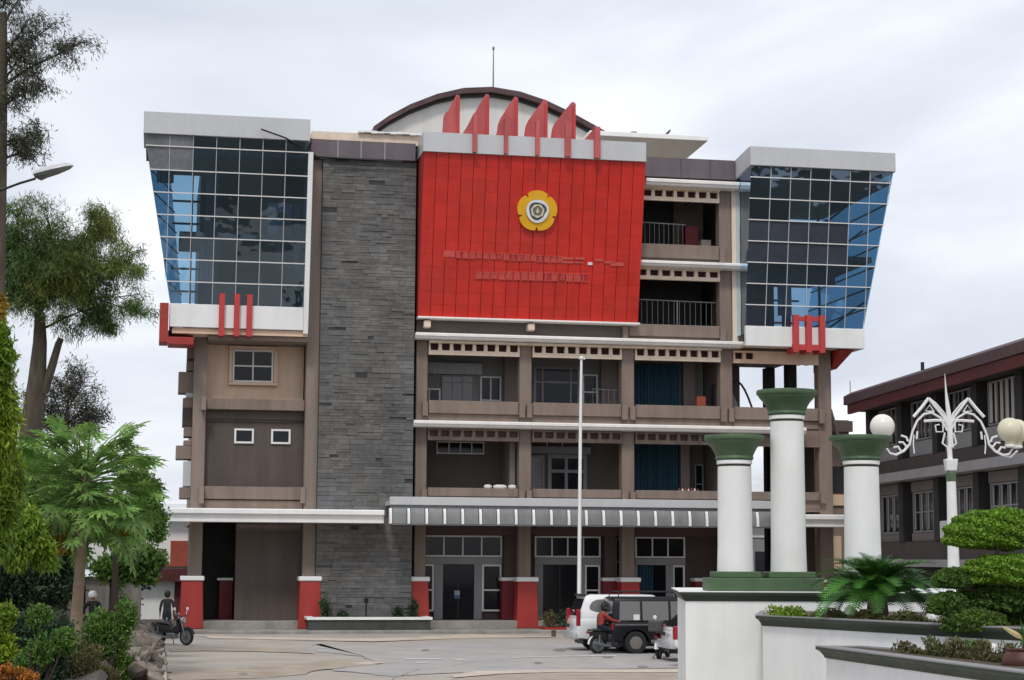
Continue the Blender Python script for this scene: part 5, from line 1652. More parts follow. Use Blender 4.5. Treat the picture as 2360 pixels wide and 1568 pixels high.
# ================================================================== PEOPLE
def person(label, loc_, rz, J, Rd, edges, torso, legs, head, facing, group=None, helmet=False):
    """J: joints, Rd: radii, edges: bones; one skinned surface, materials by nearest joint kind"""
    t = thing('person', label, 'person', loc_, rz, group)
    names = list(J)
    me = bpy.data.meshes.new('body')
    me.from_pydata([J[n] for n in names], [(names.index(a), names.index(b)) for a, b in edges], [])
    o = bpy.data.objects.new('body_tmp', me); COL.objects.link(o)
    sm = o.modifiers.new('skin', 'SKIN'); sm.use_smooth_shade = True
    ss = o.modifiers.new('sub', 'SUBSURF'); ss.levels = 2; ss.render_levels = 2
    sv = me.skin_vertices[0].data
    for i, n in enumerate(names):
        sv[i].radius = (Rd[n], Rd[n]) if not hasattr(Rd[n], '__len__') else Rd[n]
        sv[i].use_root = (n == 'pelvis')
    dg = bpy.context.evaluated_depsgraph_get(); dg.update()
    m2 = bpy.data.meshes.new_from_object(o.evaluated_get(dg))
    bpy.data.objects.remove(o)
    m2.name = 'body'
    m2.materials.clear()
    for mt in (torso, legs, M['skin'], M['black']):
        m2.materials.append(mt)
    kind = {}
    for n in names:
        kind[n] = 1 if n[:4] in ('knee', 'shin', 'pelv', 'thig', 'ankl') else 2 if n[:4] in ('hand', 'head', 'neck', 'fing', 'wris', 'chin') else 3 if n[:4] in ('foot', 'toe_') else 0
    P_ = np.array([J[n] for n in names])
    for f in m2.polygons:
        d_ = np.linalg.norm(P_ - np.array(f.center), axis=1)
        f.material_index = kind[names[int(d_.argmin())]]
        f.use_smooth = True
    link('body', m2, t)
    hx, hy, hz = J['head']
    f = Vector(facing).normalized(); s = Vector((-f.y, f.x, 0))
    mb = MB()
    if helmet:
        mb.lathe([(.125, -.06), (.145, .0), (.14, .07), (.10, .13), (.02, .155)], (hx, hy, hz + .02), 18)
        mb.build('helmet', M['helmet'], t, smooth=True)
    else:
        mb.lathe([(.085, -.11), (.112, -.04), (.117, .04), (.10, .10), (.05, .14), (.01, .147)], (hx - f.x * .018, hy - f.y * .018, hz + .01), 16)
        mb.build('hair', M['hair'], t, smooth=True)
    c = Vector((hx, hy, hz))
    mb = MB()
    mb.tube([c + f * .085 + Vector((0, 0, .02)), c + f * .125 + Vector((0, 0, -.03)), c + f * .09 + Vector((0, 0, -.045))], [.012, .018, .012], 6)
    for q in (-1, 1):
        mb.tube([c + s * q * .10 + Vector((0, 0, .02)), c + s * q * .115 + Vector((0, 0, -.03))], [.022, .016], 6)
    mb.build('face_features', M['skin'], t, smooth=True)
    mb = MB()
    for q in (-1, 1):
        mb.lathe([(.002, -.011), (.013, 0), (.002, .011)], c + f * .098 + s * q * .036 + Vector((0, 0, .005)), 8)
    mb.tube([c + f * .098 - s * .028 + Vector((0, 0, -.07)), c + f * .104 + Vector((0, 0, -.07)), c + f * .098 + s * .028 + Vector((0, 0, -.07))], .007, 6)
    mb.build('eyes_and_mouth', M['hair'], t)
    return t


def fingers(J, Rd, E, side, wrist, d, out):
    d = Vector(d).normalized(); out = Vector(out).normalized(); w_ = Vector(wrist)
    up = d.cross(out)
    J['hand_' + side] = tuple(w_ + d * .06); Rd['hand_' + side] = (.020, .036); E.append(('wrist_' + side, 'hand_' + side))
    for i, L in enumerate((.075, .085, .08, .062)):
        o_ = up * (.03 - .02 * i)
        a, b = 'fing_a%d%s' % (i, side), 'fing_b%d%s' % (i, side)
        J[a] = tuple(w_ + d * (.10 + L * .45) + o_); J[b] = tuple(w_ + d * (.10 + L * .9) + o_ - out * .025)
        Rd[a] = .0095; Rd[b] = .008
        E += [('hand_' + side, a), (a, b)]
    a = 'fing_t' + side
    J[a] = tuple(w_ + d * .085 + up * .055 - out * .01); Rd[a] = .011; E.append(('hand_' + side, a))


# standing figure seen from behind, behind the motorcycle
J = {'pelvis': (0, 0, .95), 'belly': (0, 0, 1.10), 'chest': (0, 0, 1.30), 'upperback': (0, 0, 1.45), 'neck': (0, .01, 1.50), 'head_low': (0, .02, 1.57), 'head': (0, .02, 1.66), 'head_top': (0, .01, 1.73)}
Rd = {'pelvis': (.16, .12), 'belly': (.15, .11), 'chest': (.17, .12), 'upperback': (.09, .08), 'neck': .055, 'head_low': .075, 'head': .098, 'head_top': .06}
E = [('pelvis', 'belly'), ('belly', 'chest'), ('chest', 'upperback'), ('upperback', 'neck'), ('neck', 'head_low'), ('head_low', 'head'), ('head', 'head_top')]
for s, q in (('l', -1), ('r', 1)):
    J.update({'shoulder_' + s: (q * .19, 0, 1.41), 'elbow_' + s: (q * .26, -.02, 1.13), 'wrist_' + s: (q * .25, .09, .90),
              'thigh_' + s: (q * .10, 0, .86), 'knee_' + s: (q * .105, .02, .50), 'ankle_' + s: (q * .11, -.02, .10), 'foot_' + s: (q * .12, .05, .045), 'toe_' + s: (q * .13, .16, .035)})
    Rd.update({'shoulder_' + s: .07, 'elbow_' + s: .05, 'wrist_' + s: .032, 'thigh_' + s: .10, 'knee_' + s: .068, 'ankle_' + s: .048, 'foot_' + s: .045, 'toe_' + s: .035})
    E += [('upperback', 'shoulder_' + s), ('shoulder_' + s, 'elbow_' + s), ('elbow_' + s, 'wrist_' + s), ('pelvis', 'thigh_' + s), ('thigh_' + s, 'knee_' + s), ('knee_' + s, 'ankle_' + s), ('ankle_' + s, 'foot_' + s), ('foot_' + s, 'toe_' + s)]
    fingers(J, Rd, E, s, J['wrist_' + s], (0, .12, -1), (q, 0, 0))
person('person in black jacket and dark trousers standing behind the motorcycle', ground_at(388, 69.5), R(8), J, Rd, E, M['jacket'], M['trouser'], None, (0, 1, 0))
# seated figure among the plants
J = {'pelvis': (0, 0, .40), 'belly': (0, .03, .55), 'chest': (0, .08, .76), 'upperback': (0, .10, .90), 'neck': (0, .12, .95), 'head_low': (0, .14, 1.01), 'head': (0, .15, 1.09), 'head_top': (0, .14, 1.16)}
Rd = dict(Rd)
E = [('pelvis', 'belly'), ('belly', 'chest'), ('chest', 'upperback'), ('upperback', 'neck'), ('neck', 'head_low'), ('head_low', 'head'), ('head', 'head_top')]
for s, q in (('l', -1), ('r', 1)):
    J.update({'shoulder_' + s: (q * .19, .09, .86), 'elbow_' + s: (q * .29, .20, .62), 'wrist_' + s: (q * .22, .42, .52),
              'thigh_' + s: (q * .11, .08, .40), 'knee_' + s: (q * .20, .48, .46), 'ankle_' + s: (q * .19, .44, .10), 'foot_' + s: (q * .19, .50, .045), 'toe_' + s: (q * .20, .62, .035)})
    E += [('upperback', 'shoulder_' + s), ('shoulder_' + s, 'elbow_' + s), ('elbow_' + s, 'wrist_' + s), ('pelvis', 'thigh_' + s), ('thigh_' + s, 'knee_' + s), ('knee_' + s, 'ankle_' + s), ('ankle_' + s, 'foot_' + s), ('foot_' + s, 'toe_' + s)]
    fingers(J, Rd, E, s, J['wrist_' + s], (-q * .1, 1, -.2), (q, 0, .3))
SEAT = ground_at(220, 58, .72)
person('person in black clothes and white cap sitting among the plants on the left', SEAT, R(20), J, Rd, E, M['jacket'], M['trouser'], None, (.35, .9, 0), helmet=True)
mb = MB(); mb.box(-.3, .3, -.22, .22, 0, .30); o = mb.build('seat_block', M['shed'], None, bevel=.02); o.location = SEAT + Vector((0, 0, 0)); o.rotation_euler = (0, 0, R(20))
tag(o, 'concrete block the person in the white cap sits on', 'block')

# rider on the motorcycle between the cars
J = {'pelvis': (.10, 0, .86), 'belly': (.11, 0, .99), 'chest': (.16, 0, 1.17), 'upperback': (.20, 0, 1.30), 'neck': (.22, 0, 1.35), 'head_low': (.25, 0, 1.41), 'head': (.26, 0, 1.49), 'head_top': (.25, 0, 1.56)}
Rd = dict(Rd)
E = [('pelvis', 'belly'), ('belly', 'chest'), ('chest', 'upperback'), ('upperback', 'neck'), ('neck', 'head_low'), ('head_low', 'head'), ('head', 'head_top')]
for s, q in (('l', 1), ('r', -1)):
    J.update({'shoulder_' + s: (.19, q * .18, 1.26), 'elbow_' + s: (.42, q * .27, 1.08), 'wrist_' + s: (.76, q * .31, 1.05),
              'thigh_' + s: (.16, q * .11, .85), 'knee_' + s: (.55, q * .22, .74), 'ankle_' + s: (.44, q * .25, .33), 'foot_' + s: (.47, q * .25, .27), 'toe_' + s: (.60, q * .26, .255)})
    E += [('upperback', 'shoulder_' + s), ('shoulder_' + s, 'elbow_' + s), ('elbow_' + s, 'wrist_' + s), ('pelvis', 'thigh_' + s), ('thigh_' + s, 'knee_' + s), ('knee_' + s, 'ankle_' + s), ('ankle_' + s, 'foot_' + s), ('foot_' + s, 'toe_' + s)]
    fingers(J, Rd, E, s, J['wrist_' + s], (1, q * .2, -.1), (0, 0, 1))
M['redcloth'] = pm('red_cloth', (.26, .035, .028), .85, .2, 6)
person('person in red top and dark trousers sitting on the motorcycle between the cars', BIKE + Vector((-.3, -.3, 0)), R(14), J, Rd, E, M['redcloth'], M['trouser'], None, (1, 0, 0))

# ================================================================== LEFT SIDE: WALLS, SHED, RUBBLE
bed = MB()
bed.add([(-60, -75, .35), (-16.2, -75, .35), (-15.9, -33, .45), (-16.0, -20, .72), (-16.2, -9, .70), (-17, -4, .45), (-60, -4, .45)], [tuple(range(7))])
struct('garden_bed', bed, M['earth'], fix=False)
rub = thing('rubble_wall', 'broken rubble wall of loose grey brown rocks along the edge of the lot', 'rock wall', (-15.6, -22, 0))
rr = random.Random(5)
rockm = []
for v in range(5):
    bm = bmesh.new(); bmesh.ops.create_icosphere(bm, subdivisions=1, radius=.5)
    for q in bm.verts:
        q.co *= rr.uniform(.72, 1.12); q.co.z *= .82
    me = bpy.data.meshes.new('rock'); bm.to_mesh(me); bm.free(); me.materials.append(M['rock']); rockm.append(me)
for k in range(210):
    y = rr.uniform(-33, -10.5); lay = rr.random()
    x = -14.75 - .55 * lay - rr.uniform(0, .45); zz_ = .08 + .62 * lay + rr.uniform(-.06, .08)
    s = rr.uniform(.28, .62)
    link('rock', rr.choice(rockm), rub, (x + 15.6, y + 22, zz_), (rr.uniform(0, 6), rr.uniform(-.4, .4), rr.uniform(0, 6)), (s * rr.uniform(.9, 1.5), s, s * rr.uniform(.6, .95)))
mb = MB(); mb.loft([[(-1.15, 8, 0), (.35, 8.2, 0), (.3, 11.2, 0), (-1.0, 11.2, 0)], [(-1.0, 8.3, .95), (.25, 8.5, .62), (.2, 11, .66), (-.9, 11, 1.0)]]); mb.build('broken_slab', M['rock'], rub, bevel=.06)
mb = MB(); mb.loft([[(-.98, 8.25, .96), (.28, 8.42, .63), (.24, 8.6, .64), (-.98, 8.5, .97)], [(-.98, 8.22, 1.03), (.29, 8.4, .70), (.26, 8.6, .70), (-.98, 8.5, 1.03)]]); mb.build('slab_edge', M['patch'], rub)
mb = MB(); mb.loft([[(-.75 - .1 * i, -10 + i * 2.2, .0) for i in range(9)] + [(-1.5 - .05 * i, -10 + i * 2.2, .0) for i in range(8, -1, -1)],
                    [(-.95 - .1 * i, -10 + i * 2.2, .52 + .04 * math.sin(i * 2)) for i in range(9)] + [(-1.4 - .05 * i, -10 + i * 2.2, .56) for i in range(8, -1, -1)]])
mb.build('mortar_core', M['shed'], rub)

shp = at(300, 1400, 76)
t = thing('shed', 'weathered grey concrete shed with dark doorway behind the rubble wall', 'shed', (-17.3, -2.2, 0))
mb = MB(); mb.box(-.4, 1.75, 0, 3, 0, 2.25); mb.box(-2.6, -.95, .02, 3, 0, 2.2); mb.box(-.95, -.4, .02, 3, 1.9, 2.2); mb.build('wall', M['shed'], t)
mb = MB(); mb.box(-.94, -.41, .5, .6, 0, 1.9); mb.build('door', M['black'], t)
mb = MB(); mb.box(.55, .8, -.06, -.003, 0, 2.0); mb.build('post', M['soffit'], t)
mb = MB()
for i in range(28):
    x = -2.8 + i * .17
    mb.hexa([(x, -.25, 2.27 + .02 * (i % 2)), (x + .17, -.25, 2.27 + .02 * ((i + 1) % 2)), (x + .17, 3.2, 2.5 + .02 * ((i + 1) % 2)), (x, 3.2, 2.5 + .02 * (i % 2))],
            [(x, -.25, 2.30 + .02 * (i % 2)), (x + .17, -.25, 2.30 + .02 * ((i + 1) % 2)), (x + .17, 3.2, 2.53 + .02 * ((i + 1) % 2)), (x, 3.2, 2.53 + .02 * (i % 2))])
mb.build('roof', M['zinc'], t)
t = thing('zinc_lean_to', 'low lean-to with a white zinc roof behind the papaya trunk', 'lean-to', (-20.3, -4, 0))
mb = MB(); mb.hexa([(-2.2, -1.2, 2.0), (1.6, -1.2, 2.0), (1.6, 2, 2.3), (-2.2, 2, 2.3)], [(-2.2, -1.2, 2.05), (1.6, -1.2, 2.05), (1.6, 2, 2.36), (-2.2, 2, 2.36)]); mb.build('roof', M['zinc'], t)
for x in (-2.0, -.1, 1.4):
    mb = MB(); mb.box(x, x + .1, -1.0, -.9, 0, 2.02); mb.build('post', M['papbark'], t)
mb = MB(); mb.box(-2.1, 1.5, 1.5, 1.6, 0, 2.2); mb.build('back_wall', M['bark'], t)
# small house in the gap left of the building
t = thing('back_house', 'small white house with rust red stall seen in the gap left of the building', 'house', (-15.3, 16, 0))
mb = MB(); mb.box(-3, 2.4, 0, 5, 0, 5.3); mb.build('wall', M['whitewall'], t)
mb = MB(); mb.hexa([(-3.2, -.8, 5.3), (2.6, -.8, 5.3), (2.6, 5.2, 5.8), (-3.2, 5.2, 5.8)], [(-3.2, -.8, 5.38), (2.6, -.8, 5.38), (2.6, 5.2, 5.9), (-3.2, 5.2, 5.9)]); mb.build('roof', M['zinc'], t)
mb = MB(); mb.box(-2.8, 2.3, -.7, -.02, 1.9, 2.5); mb.build('brown_awning', M['bred'], t)
mb = MB(); mb.box(1.0, 2.0, -.3, -.01, 2.62, 3.9); mb.build('red_banner', M['brick'], t)
mb = MB(); mb.box(-.6, .98, -.32, -.02, 2.62, 2.74); mb.build('stall_shelf', M['brick'], t)
mb = MB(); mb.box(-2.6, -.1, -.05, -.005, 4.2, 4.75); mb.build('dark_window', M['darkglass'], t)
mb = MB(); mb.box(1.25, 2.2, -.05, -.006, .0, 1.85); mb.build('dark_door', M['bred'], t)
for i in range(4):
    mb = MB(); mb.box(-.4 + i * .32, -.2 + i * .32, -.25, -.06, 2.745, 3.05); mb.build('stall_goods', M['brick'] if i % 2 else M['bag'], t)

# street light at the upper left
sp_ = at(-60, 1292, 40)
t = thing('street_light', 'grey street light on a curved arm reaching in from the left', 'street light', (sp_.x, sp_.y, 0))
def ml(px, py): return at(px, py, 40) - Vector((sp_.x, sp_.y, 0))
mb = MB(); mb.tube([(0, 0, 0), (0, 0, 6), ml(-60, 480), ml(-58, 462)], [.10, .075, .055, .045], 10); mb.build('pole', M['metal'], t, smooth=True)
mb = MB(); mb.tube([ml(-58, 466), ml(-30, 449), ml(10, 436), ml(45, 423), ml(82, 412)], .028, 8); mb.build('arm', M['black'], t, smooth=True)
ax = (ml(168, 386) - ml(78, 408)); Lx = ax.length; ax.normalize(); upv = Vector((0, 0, 1)); upv = (upv - ax * upv.dot(ax)).normalized(); sd_ = ax.cross(upv)
def head_ring(u, w_, h0, h1):
    c = ml(78, 405) + ax * (u * Lx)
    return [c + sd_ * w_ * math.cos(a) + upv * (h1 if math.sin(a) > 0 else h0) * abs(math.sin(a)) for a in np.linspace(0, 2 * math.pi, 15)[:-1]]
mb = MB(); mb.loft([head_ring(u, w_, 0, h) for u, w_, h in ((0, .10, .09), (.1, .15, .12), (.5, .17, .13), (.85, .14, .11), (1.0, .05, .04))]); mb.build('lamp_cover', M['alu'], t, smooth=True)
mb = MB(); mb.loft([head_ring(u, w_, -h, .001) for u, w_, h in ((.02, .09, .06), (.15, .14, .15), (.3, .15, .12), (.6, .15, .10), (.9, .11, .05), (.97, .05, .02))]); mb.build('lamp_bowl', M['metal'], t, smooth=True)

# ================================================================== VEGETATION
def limb(mb, pts, r0, r1, n=7):
    k = len(pts)
    mb.tube(pts, [r0 + (r1 - r0) * i / (k - 1) for i in range(k)], n)


def bend(a, b, k=6, amp=.15, seed=0):
    r_ = random.Random(seed); a = Vector(a); b = Vector(b); L = (b - a).length
    o = [Vector((r_.uniform(-1, 1), r_.uniform(-1, 1), r_.uniform(-.3, 1))) * amp * L for _ in range(2)]
    return [a + (b - a) * t + o[0] * math.sin(math.pi * t) * .6 + o[1] * math.sin(2 * math.pi * t) * .25 for t in np.linspace(0, 1, k)]


def needles_on(tips, per, sp, droop, ln, wd, mat, name, parent, org):
    """drooping needle sprays along thin twigs"""
    C, D = [], []
    for (a, b) in tips:
        a = np.array(a); b = np.array(b)
        u = rng.uniform(.1, 1.05, (per, 1))
        p = a + (b - a) * u + rng.normal(size=(per, 3)) * sp
        d = (b - a) / (np.linalg.norm(b - a) + 1e-6) * .7 + rng.normal(size=(per, 3)) * .55 + np.array([0, 0, -droop])
        C.append(p); D.append(d)
    C = np.concatenate(C); D = np.concatenate(D)
    return link(name, leaf_mesh(name, C, D, ln, wd, mat), parent)


def feathery_tree(label, base, trunk_px, d, r0, r1, limbs, mat, seed, per=34, sp=.11, droop=.35, ln=.20, wd=.022, stub=None, twig=.55, group=None):
    """trunk_px: list of (px,py); limbs: list of ((px,py) start, (px,py) end, n twigs, spread m)"""
    t = thing('feathery_tree', label, 'tree', base, 0, group)
    o = Vector(base); r_ = random.Random(seed)
    W_ = lambda p, dd=0: at(p[0], p[1], d + dd) - o
    mb = MB(); pts = [Vector((W_(trunk_px[0]).x, W_(trunk_px[0]).y, 0))] + [W_(p) for p in trunk_px]
    limb(mb, pts, r0, r1, 14)
    if stub:
        for s_ in stub:
            limb(mb, [W_(p) for p in s_[:-1]], s_[-1], s_[-1] * .6, 9)
    mb.build('trunk', M['bark'], t, smooth=True)
    tips = []; mb = MB()
    for (a, b, n, spread, rad) in limbs:
        dz = r_.uniform(-.8, .8)
        A = W_(a); Bv = W_(b, dz)
        pts = bend(A, Bv, 7, .10, r_.random()); limb(mb, pts, rad, rad * .3, 6)
        for i in range(n):
            u = r_.uniform(.25, 1.0); k = min(5, int(u * 6)); p = pts[k].lerp(pts[k + 1], u * 6 - k)
            dr = (Bv - A).normalized() * r_.uniform(.2, .9) + Vector((r_.uniform(-1, 1), r_.uniform(-1, 1), r_.uniform(-.75, .75)))
            e = p + dr.normalized() * spread * r_.uniform(.5, 1.1)
            mid = p.lerp(e, .5) + Vector((0, 0, .08)); e = e + Vector((0, 0, -.12 * spread))
            mb.tube([p, mid, e], [.018, .011, .004], 4, cap=False)
            tips.append((p.lerp(mid, .4), e))
            for q in range(3):
                s0 = mid.lerp(e, r_.uniform(0, .8)); e2 = s0 + Vector((r_.uniform(-1, 1), r_.uniform(-1, 1), r_.uniform(-.9, .5))) * twig * spread
                mb.tube([s0, e2], [.008, .003], 3, cap=False); tips.append((s0, e2))
    mb.build('limbs', M['branch'], t, fix=False)
    needles_on(tips, per, sp, droop, ln, wd, mat, 'crown', t, o)
    return t


d1 = 50
feathery_tree('tall feathery tree with thin grey green sprays at the top left edge', ground_at(-8, d1, .4), [(-8, 1000), (-4, 600), (2, 400), (6, 200), (8, 30)], d1, .26, .10,
    [((4, 120), (60, 60), 9, .75, .05), ((4, 160), (120, 60), 12, .7, .05), ((5, 200), (195, 95), 14, .55, .05), ((10, 60), (50, -10), 8, .6, .04), ((5, 190), (40, 130), 9, .7, .04),
     ((4, 250), (95, 200), 13, .55, .045), ((4, 240), (40, 215), 8, .6, .04), ((6, 20), (30, -30), 8, .7, .04), ((0, 330), (80, 320), 11, .55, .045), ((0, 370), (60, 355), 10, .6, .04), ((0, 100), (-60, 80), 6, .7, .04),
     ((5, 90), (70, 150), 9, .65, .04), ((0, 340), (95, 300), 7, .4, .03)],
    M['needlegrey'], 3, per=24, sp=.12, droop=.5, ln=.17, wd=.024)
d2 = 55
feathery_tree('large dark feathery tree with a thick leaning trunk and a broken stump limb', ground_at(64, d2, .4), [(66, 1100), (72, 985), (85, 880), (92, 790), (92, 720)], d2, .46, .15,
    [((92, 720), (70, 640), 24, 1.15, .10), ((92, 715), (120, 600), 28, 1.2, .10), ((94, 710), (160, 640), 26, 1.1, .09), ((92, 700), (60, 560), 26, 1.15, .08), ((95, 690), (110, 500), 26, 1.1, .07),
     ((100, 690), (190, 560), 26, 1.0, .07), ((110, 680), (235, 600), 24, .9, .06), ((120, 670), (255, 520), 18, .8, .05), ((130, 670), (300, 600), 16, .7, .045), ((110, 690), (310, 680), 15, .65, .04),
     ((93, 760), (210, 712), 12, .7, .045), ((180, 715), (255, 740), 20, .7, .04), ((92, 700), (20, 600), 22, 1.1, .06), ((92, 705), (30, 680), 20, 1.0, .06), ((90, 690), (40, 480), 20, 1.0, .06),
     ((150, 640), (215, 500), 12, .6, .04), ((92, 700), (0, 530), 18, 1.0, .05), ((150, 660), (335, 725), 9, .5, .03), ((200, 620), (320, 620), 10, .55, .03)],
    M['needle'], 4, per=44, sp=.12, droop=.75, ln=.20, wd=.020,
    stub=[((100, 905), (118, 850), (134, 795), (140, 780), .15), ((112, 870), (116, 835), .06)])
feathery_tree('grey twiggy tree standing low behind the thick leaning trunk', ground_at(190, 62, .4), [(150, 1100), (150, 1000), (155, 950)], 62, .16, .08,
    [((155, 950), (150, 860), 14, .8, .04), ((155, 955), (185, 890), 16, .8, .04), ((150, 980), (215, 940), 14, .7, .035), ((150, 985), (120, 900), 12, .8, .035), ((155, 990), (230, 960), 12, .6, .03), ((150, 1000), (100, 960), 14, .8, .03), ((152, 1000), (180, 985), 14, .8, .03), ((150, 1010), (20, 930), 14, .8, .03), ((150, 1010), (60, 900), 10, .7, .03)],
    M['needlegrey'], 6, per=20, sp=.13, droop=.1, ln=.16, wd=.03)

# papaya tree: pale trunk and large lobed leaves, each leaf a part
def papaya_leaf(seed):
    r_ = random.Random(seed); mb = MB()
    L = 1.40
    pts = [(0, 0, 0), (L * .35, .02, .10), (L * .7, 0, .14), (L, 0, .06)]
    mb.tube(pts, [.022, .018, .014, .010], 5)
    c = Vector(pts[-1])
    nl = 11
    for k in range(nl):
        a = R(-140 + 280 * k / (nl - 1)) + r_.uniform(-.06, .06)
        ll = (.44 - .13 * abs(k - (nl - 1) / 2) / ((nl - 1) / 2)) * r_.uniform(.9, 1.1)
        dirv = Vector((math.cos(a), math.sin(a), 0)); sv = Vector((-dirv.y, dirv.x, 0))
        dr = r_.uniform(.10, .22)
        def q(u, s): return c + dirv * ll * u + sv * s * ll - Vector((0, 0, dr * ll * 2.2 * u * u + abs(s) * .25 * ll))
        out = [q(.0, 0), q(.28, .06), q(.42, .15), q(.52, .06), q(.68, .14), q(.74, .045), q(1.0, .0), q(.74, -.045), q(.68, -.14), q(.52, -.06), q(.42, -.15), q(.28, -.06)]
        m0 = q(.4, 0); m1 = q(.72, 0)
        vs = out + [m0, m1]
        mb.add(vs, [(0, 1, 12), (1, 2, 12), (2, 3, 12), (3, 13, 12), (3, 4, 13), (4, 5, 13), (5, 6, 13), (6, 7, 13), (7, 8, 13), (8, 9, 13), (9, 12, 13), (9, 10, 12), (10, 11, 12), (11, 0, 12)])
    return mb.mesh('leaf', M['papleaf'], fix=False)


PD = 46
pb = ground_at(178, PD, .45)
pap = thing('papaya_tree', 'papaya tree with pale straight trunk and a dome of large lobed leaves', 'tree', pb)
W_ = lambda px, py: at(px, py, PD) - pb
mb = MB(); limb(mb, [Vector((W_(174, 1500).x, W_(174, 1500).y, 0)), W_(178, 1400), W_(186, 1280), W_(192, 1180), W_(196, 1090)], .165, .10, 12); mb.build('trunk', M['papbark'], pap, smooth=True)
pm_ = [papaya_leaf(s) for s in range(4)]
r_ = random.Random(21)
for k in range(290):
    hz = r_.uniform(0, 1)
    org = W_(196, 1165).lerp(W_(196, 1080), hz)
    el_ = R(-46 + 84 * hz + r_.uniform(-18, 18)); az = r_.uniform(0, 2 * math.pi)
    s = r_.uniform(.55, 1.32) * (1.05 - .15 * hz)
    link('leaf', r_.choice(pm_), pap, org, Euler((r_.uniform(-.7, .7), -el_, az), 'XYZ'), (s, s * r_.uniform(.85, 1.1), s))
for px, py in ((150, 1250), (280, 1250), (120, 1240)):
    c, d_ = cloud([(W_(px, py), (.22, .15, .30))], 14, 14, .05)
    link('withered_leaf', leaf_mesh('withered_leaf', c, np.array([0, 0, -1.0]) + rng.normal(size=c.shape) * .4, .26, .10, M['deadleaf']), pap)


def bush(label, specs, d, mat, ln, wd, per, clumps, sp, z=.4, name='bush', cat='bush', up=.2, group=None, stem=True, surf=.55, stem_at=None):
    """specs: (px, py, rx px, ry px) ellipses seen in the view at distance d"""
    cx = sum(s[0] for s in specs) / len(specs)
    b_ = ground_at(cx, d, z)
    t = thing(name, label, cat, b_, 0, group)
    k = d / 4200
    cl = [(tuple(at(px, py, d + random.uniform(-.3, .3)) - b_), (rx * k, rx * k * .8, ry * k)) for px, py, rx, ry in specs]
    c, dr = cloud(cl, per, clumps, sp, surf=surf)
    dd = dr * .6 + rng.normal(size=c.shape) * .6 + np.array([0, 0, up])
    link('foliage', leaf_mesh('foliage', c, dd, ln, wd, mat), t)
    if stem:
        mb = MB()
        if stem == 'trunk':
            tb_ = Vector(stem_at) - b_ if stem_at is not None else Vector((0, 0, 0))
            tb_.z = -.2
            hi = max(c_[2] for c_, r__ in cl)
            tp = Vector((tb_.x, tb_.y, hi))
            limb(mb, bend(tb_, tp, 6, .03, 3), .13, .05, 8)
            for i, (cc, rr_) in enumerate(cl):
                limb(mb, bend((tb_.x, tb_.y, cc[2] - .5 * rr_[2]), cc, 5, .1, i), .04, .012, 5)
        for i, (cc, rr_) in enumerate(cl if stem != 'trunk' else []):
            for q in range(3):
                e = Vector(cc) + Vector((random.uniform(-1, 1) * rr_[0], random.uniform(-1, 1) * rr_[1], random.uniform(-.2, .8) * rr_[2])) * .8
                mb.tube(bend((e.x * .2, e.y * .2, -.1), e, 5, .08, i * 7 + q), [.035, .028, .02, .014, .006], 5, cap=False)
        mb.build('stems', M['branch'], t, fix=False)
    return t


bush('lime green weeping foliage hanging down the left edge of the picture', [(-4, 830, 28, 100), (6, 980, 28, 120), (14, 1110, 30, 95), (-5, 1200, 30, 90), (-24, 900, 36, 110)], 24, M['yleaf'], .12, .030, 30, 125, .06, .4, 'weeping_tree', 'tree', -.9, stem='trunk', stem_at=ground_at(-60, 24))
bush('bright lime green sprays hanging left of the papaya crown', [(72, 1225, 26, 50), (100, 1275, 26, 34), (40, 1270, 26, 55)], 27, M['yleaf'], .11, .035, 24, 70, .05, .4, 'weeping_tree', 'tree', -.9, stem='trunk', stem_at=ground_at(-40, 27))
bush('small yellow leaf cluster at the left edge above the weeping foliage', [(-2, 705, 16, 24)], 23, M['deadleaf'], .08, .04, 16, 20, .03, 2.0, 'yellow_sprig', 'plant', 0, stem='trunk', stem_at=ground_at(-30, 23))
bush('tall dark leafy thicket between the papaya trunk and the left edge', [(60, 1330, 80, 90), (130, 1340, 60, 70), (30, 1240, 60, 80), (95, 1210, 60, 60), (10, 1350, 60, 90), (150, 1250, 50, 50)], 51, M['dleaf'], .13, .06, 22, 220, .10, .4, 'thicket', 'bush', 0, stem=False)
bush('dark thicket behind the seated person', [(230, 1340, 60, 60), (290, 1330, 60, 50), (330, 1300, 50, 45), (260, 1400, 60, 40)], 80, M['dleaf'], .18, .09, 20, 90, .12, .2, 'thicket', 'bush', 0, stem=False)
bush('glossy green leafy bush below the papaya crown beside the gap', [(300, 1300, 62, 34), (345, 1295, 36, 30), (255, 1310, 45, 30), (320, 1325, 40, 18)], 58, M['gleaf'], .17, .10, 14, 90, .09, .4, 'leafy_bush', 'bush', .1, stem='trunk', stem_at=ground_at(262, 58))
bush('mid green leafy tree behind the papaya crown', [(120, 1130, 80, 60), (70, 1090, 50, 60), (250, 1200, 90, 60), (330, 1200, 46, 55), (180, 1200, 80, 55)], 54, M['gleaf'], .15, .075, 20, 130, .12, .4, 'leafy_tree', 'tree', 0, stem='trunk', stem_at=ground_at(150, 54))
bush('green fringe of leaves hanging at the right side of the papaya crown', [(345, 1160, 30, 60), (362, 1215, 18, 45), (320, 1110, 40, 40)], 50, M['gleaf'], .11, .05, 18, 100, .07, .4, 'leafy_tree', 'tree', -.4, stem='trunk', stem_at=ground_at(270, 51))
bush('bright green bushy hedge in the lower left in front of the papaya trunk', [(255, 1470, 50, 50), (215, 1500, 50, 50), (265, 1530, 50, 45), (235, 1440, 45, 34), (290, 1425, 22, 36)], 43, M['gleaf'], .10, .035, 24, 130, .06, .4, 'hedge', 'hedge', .5)
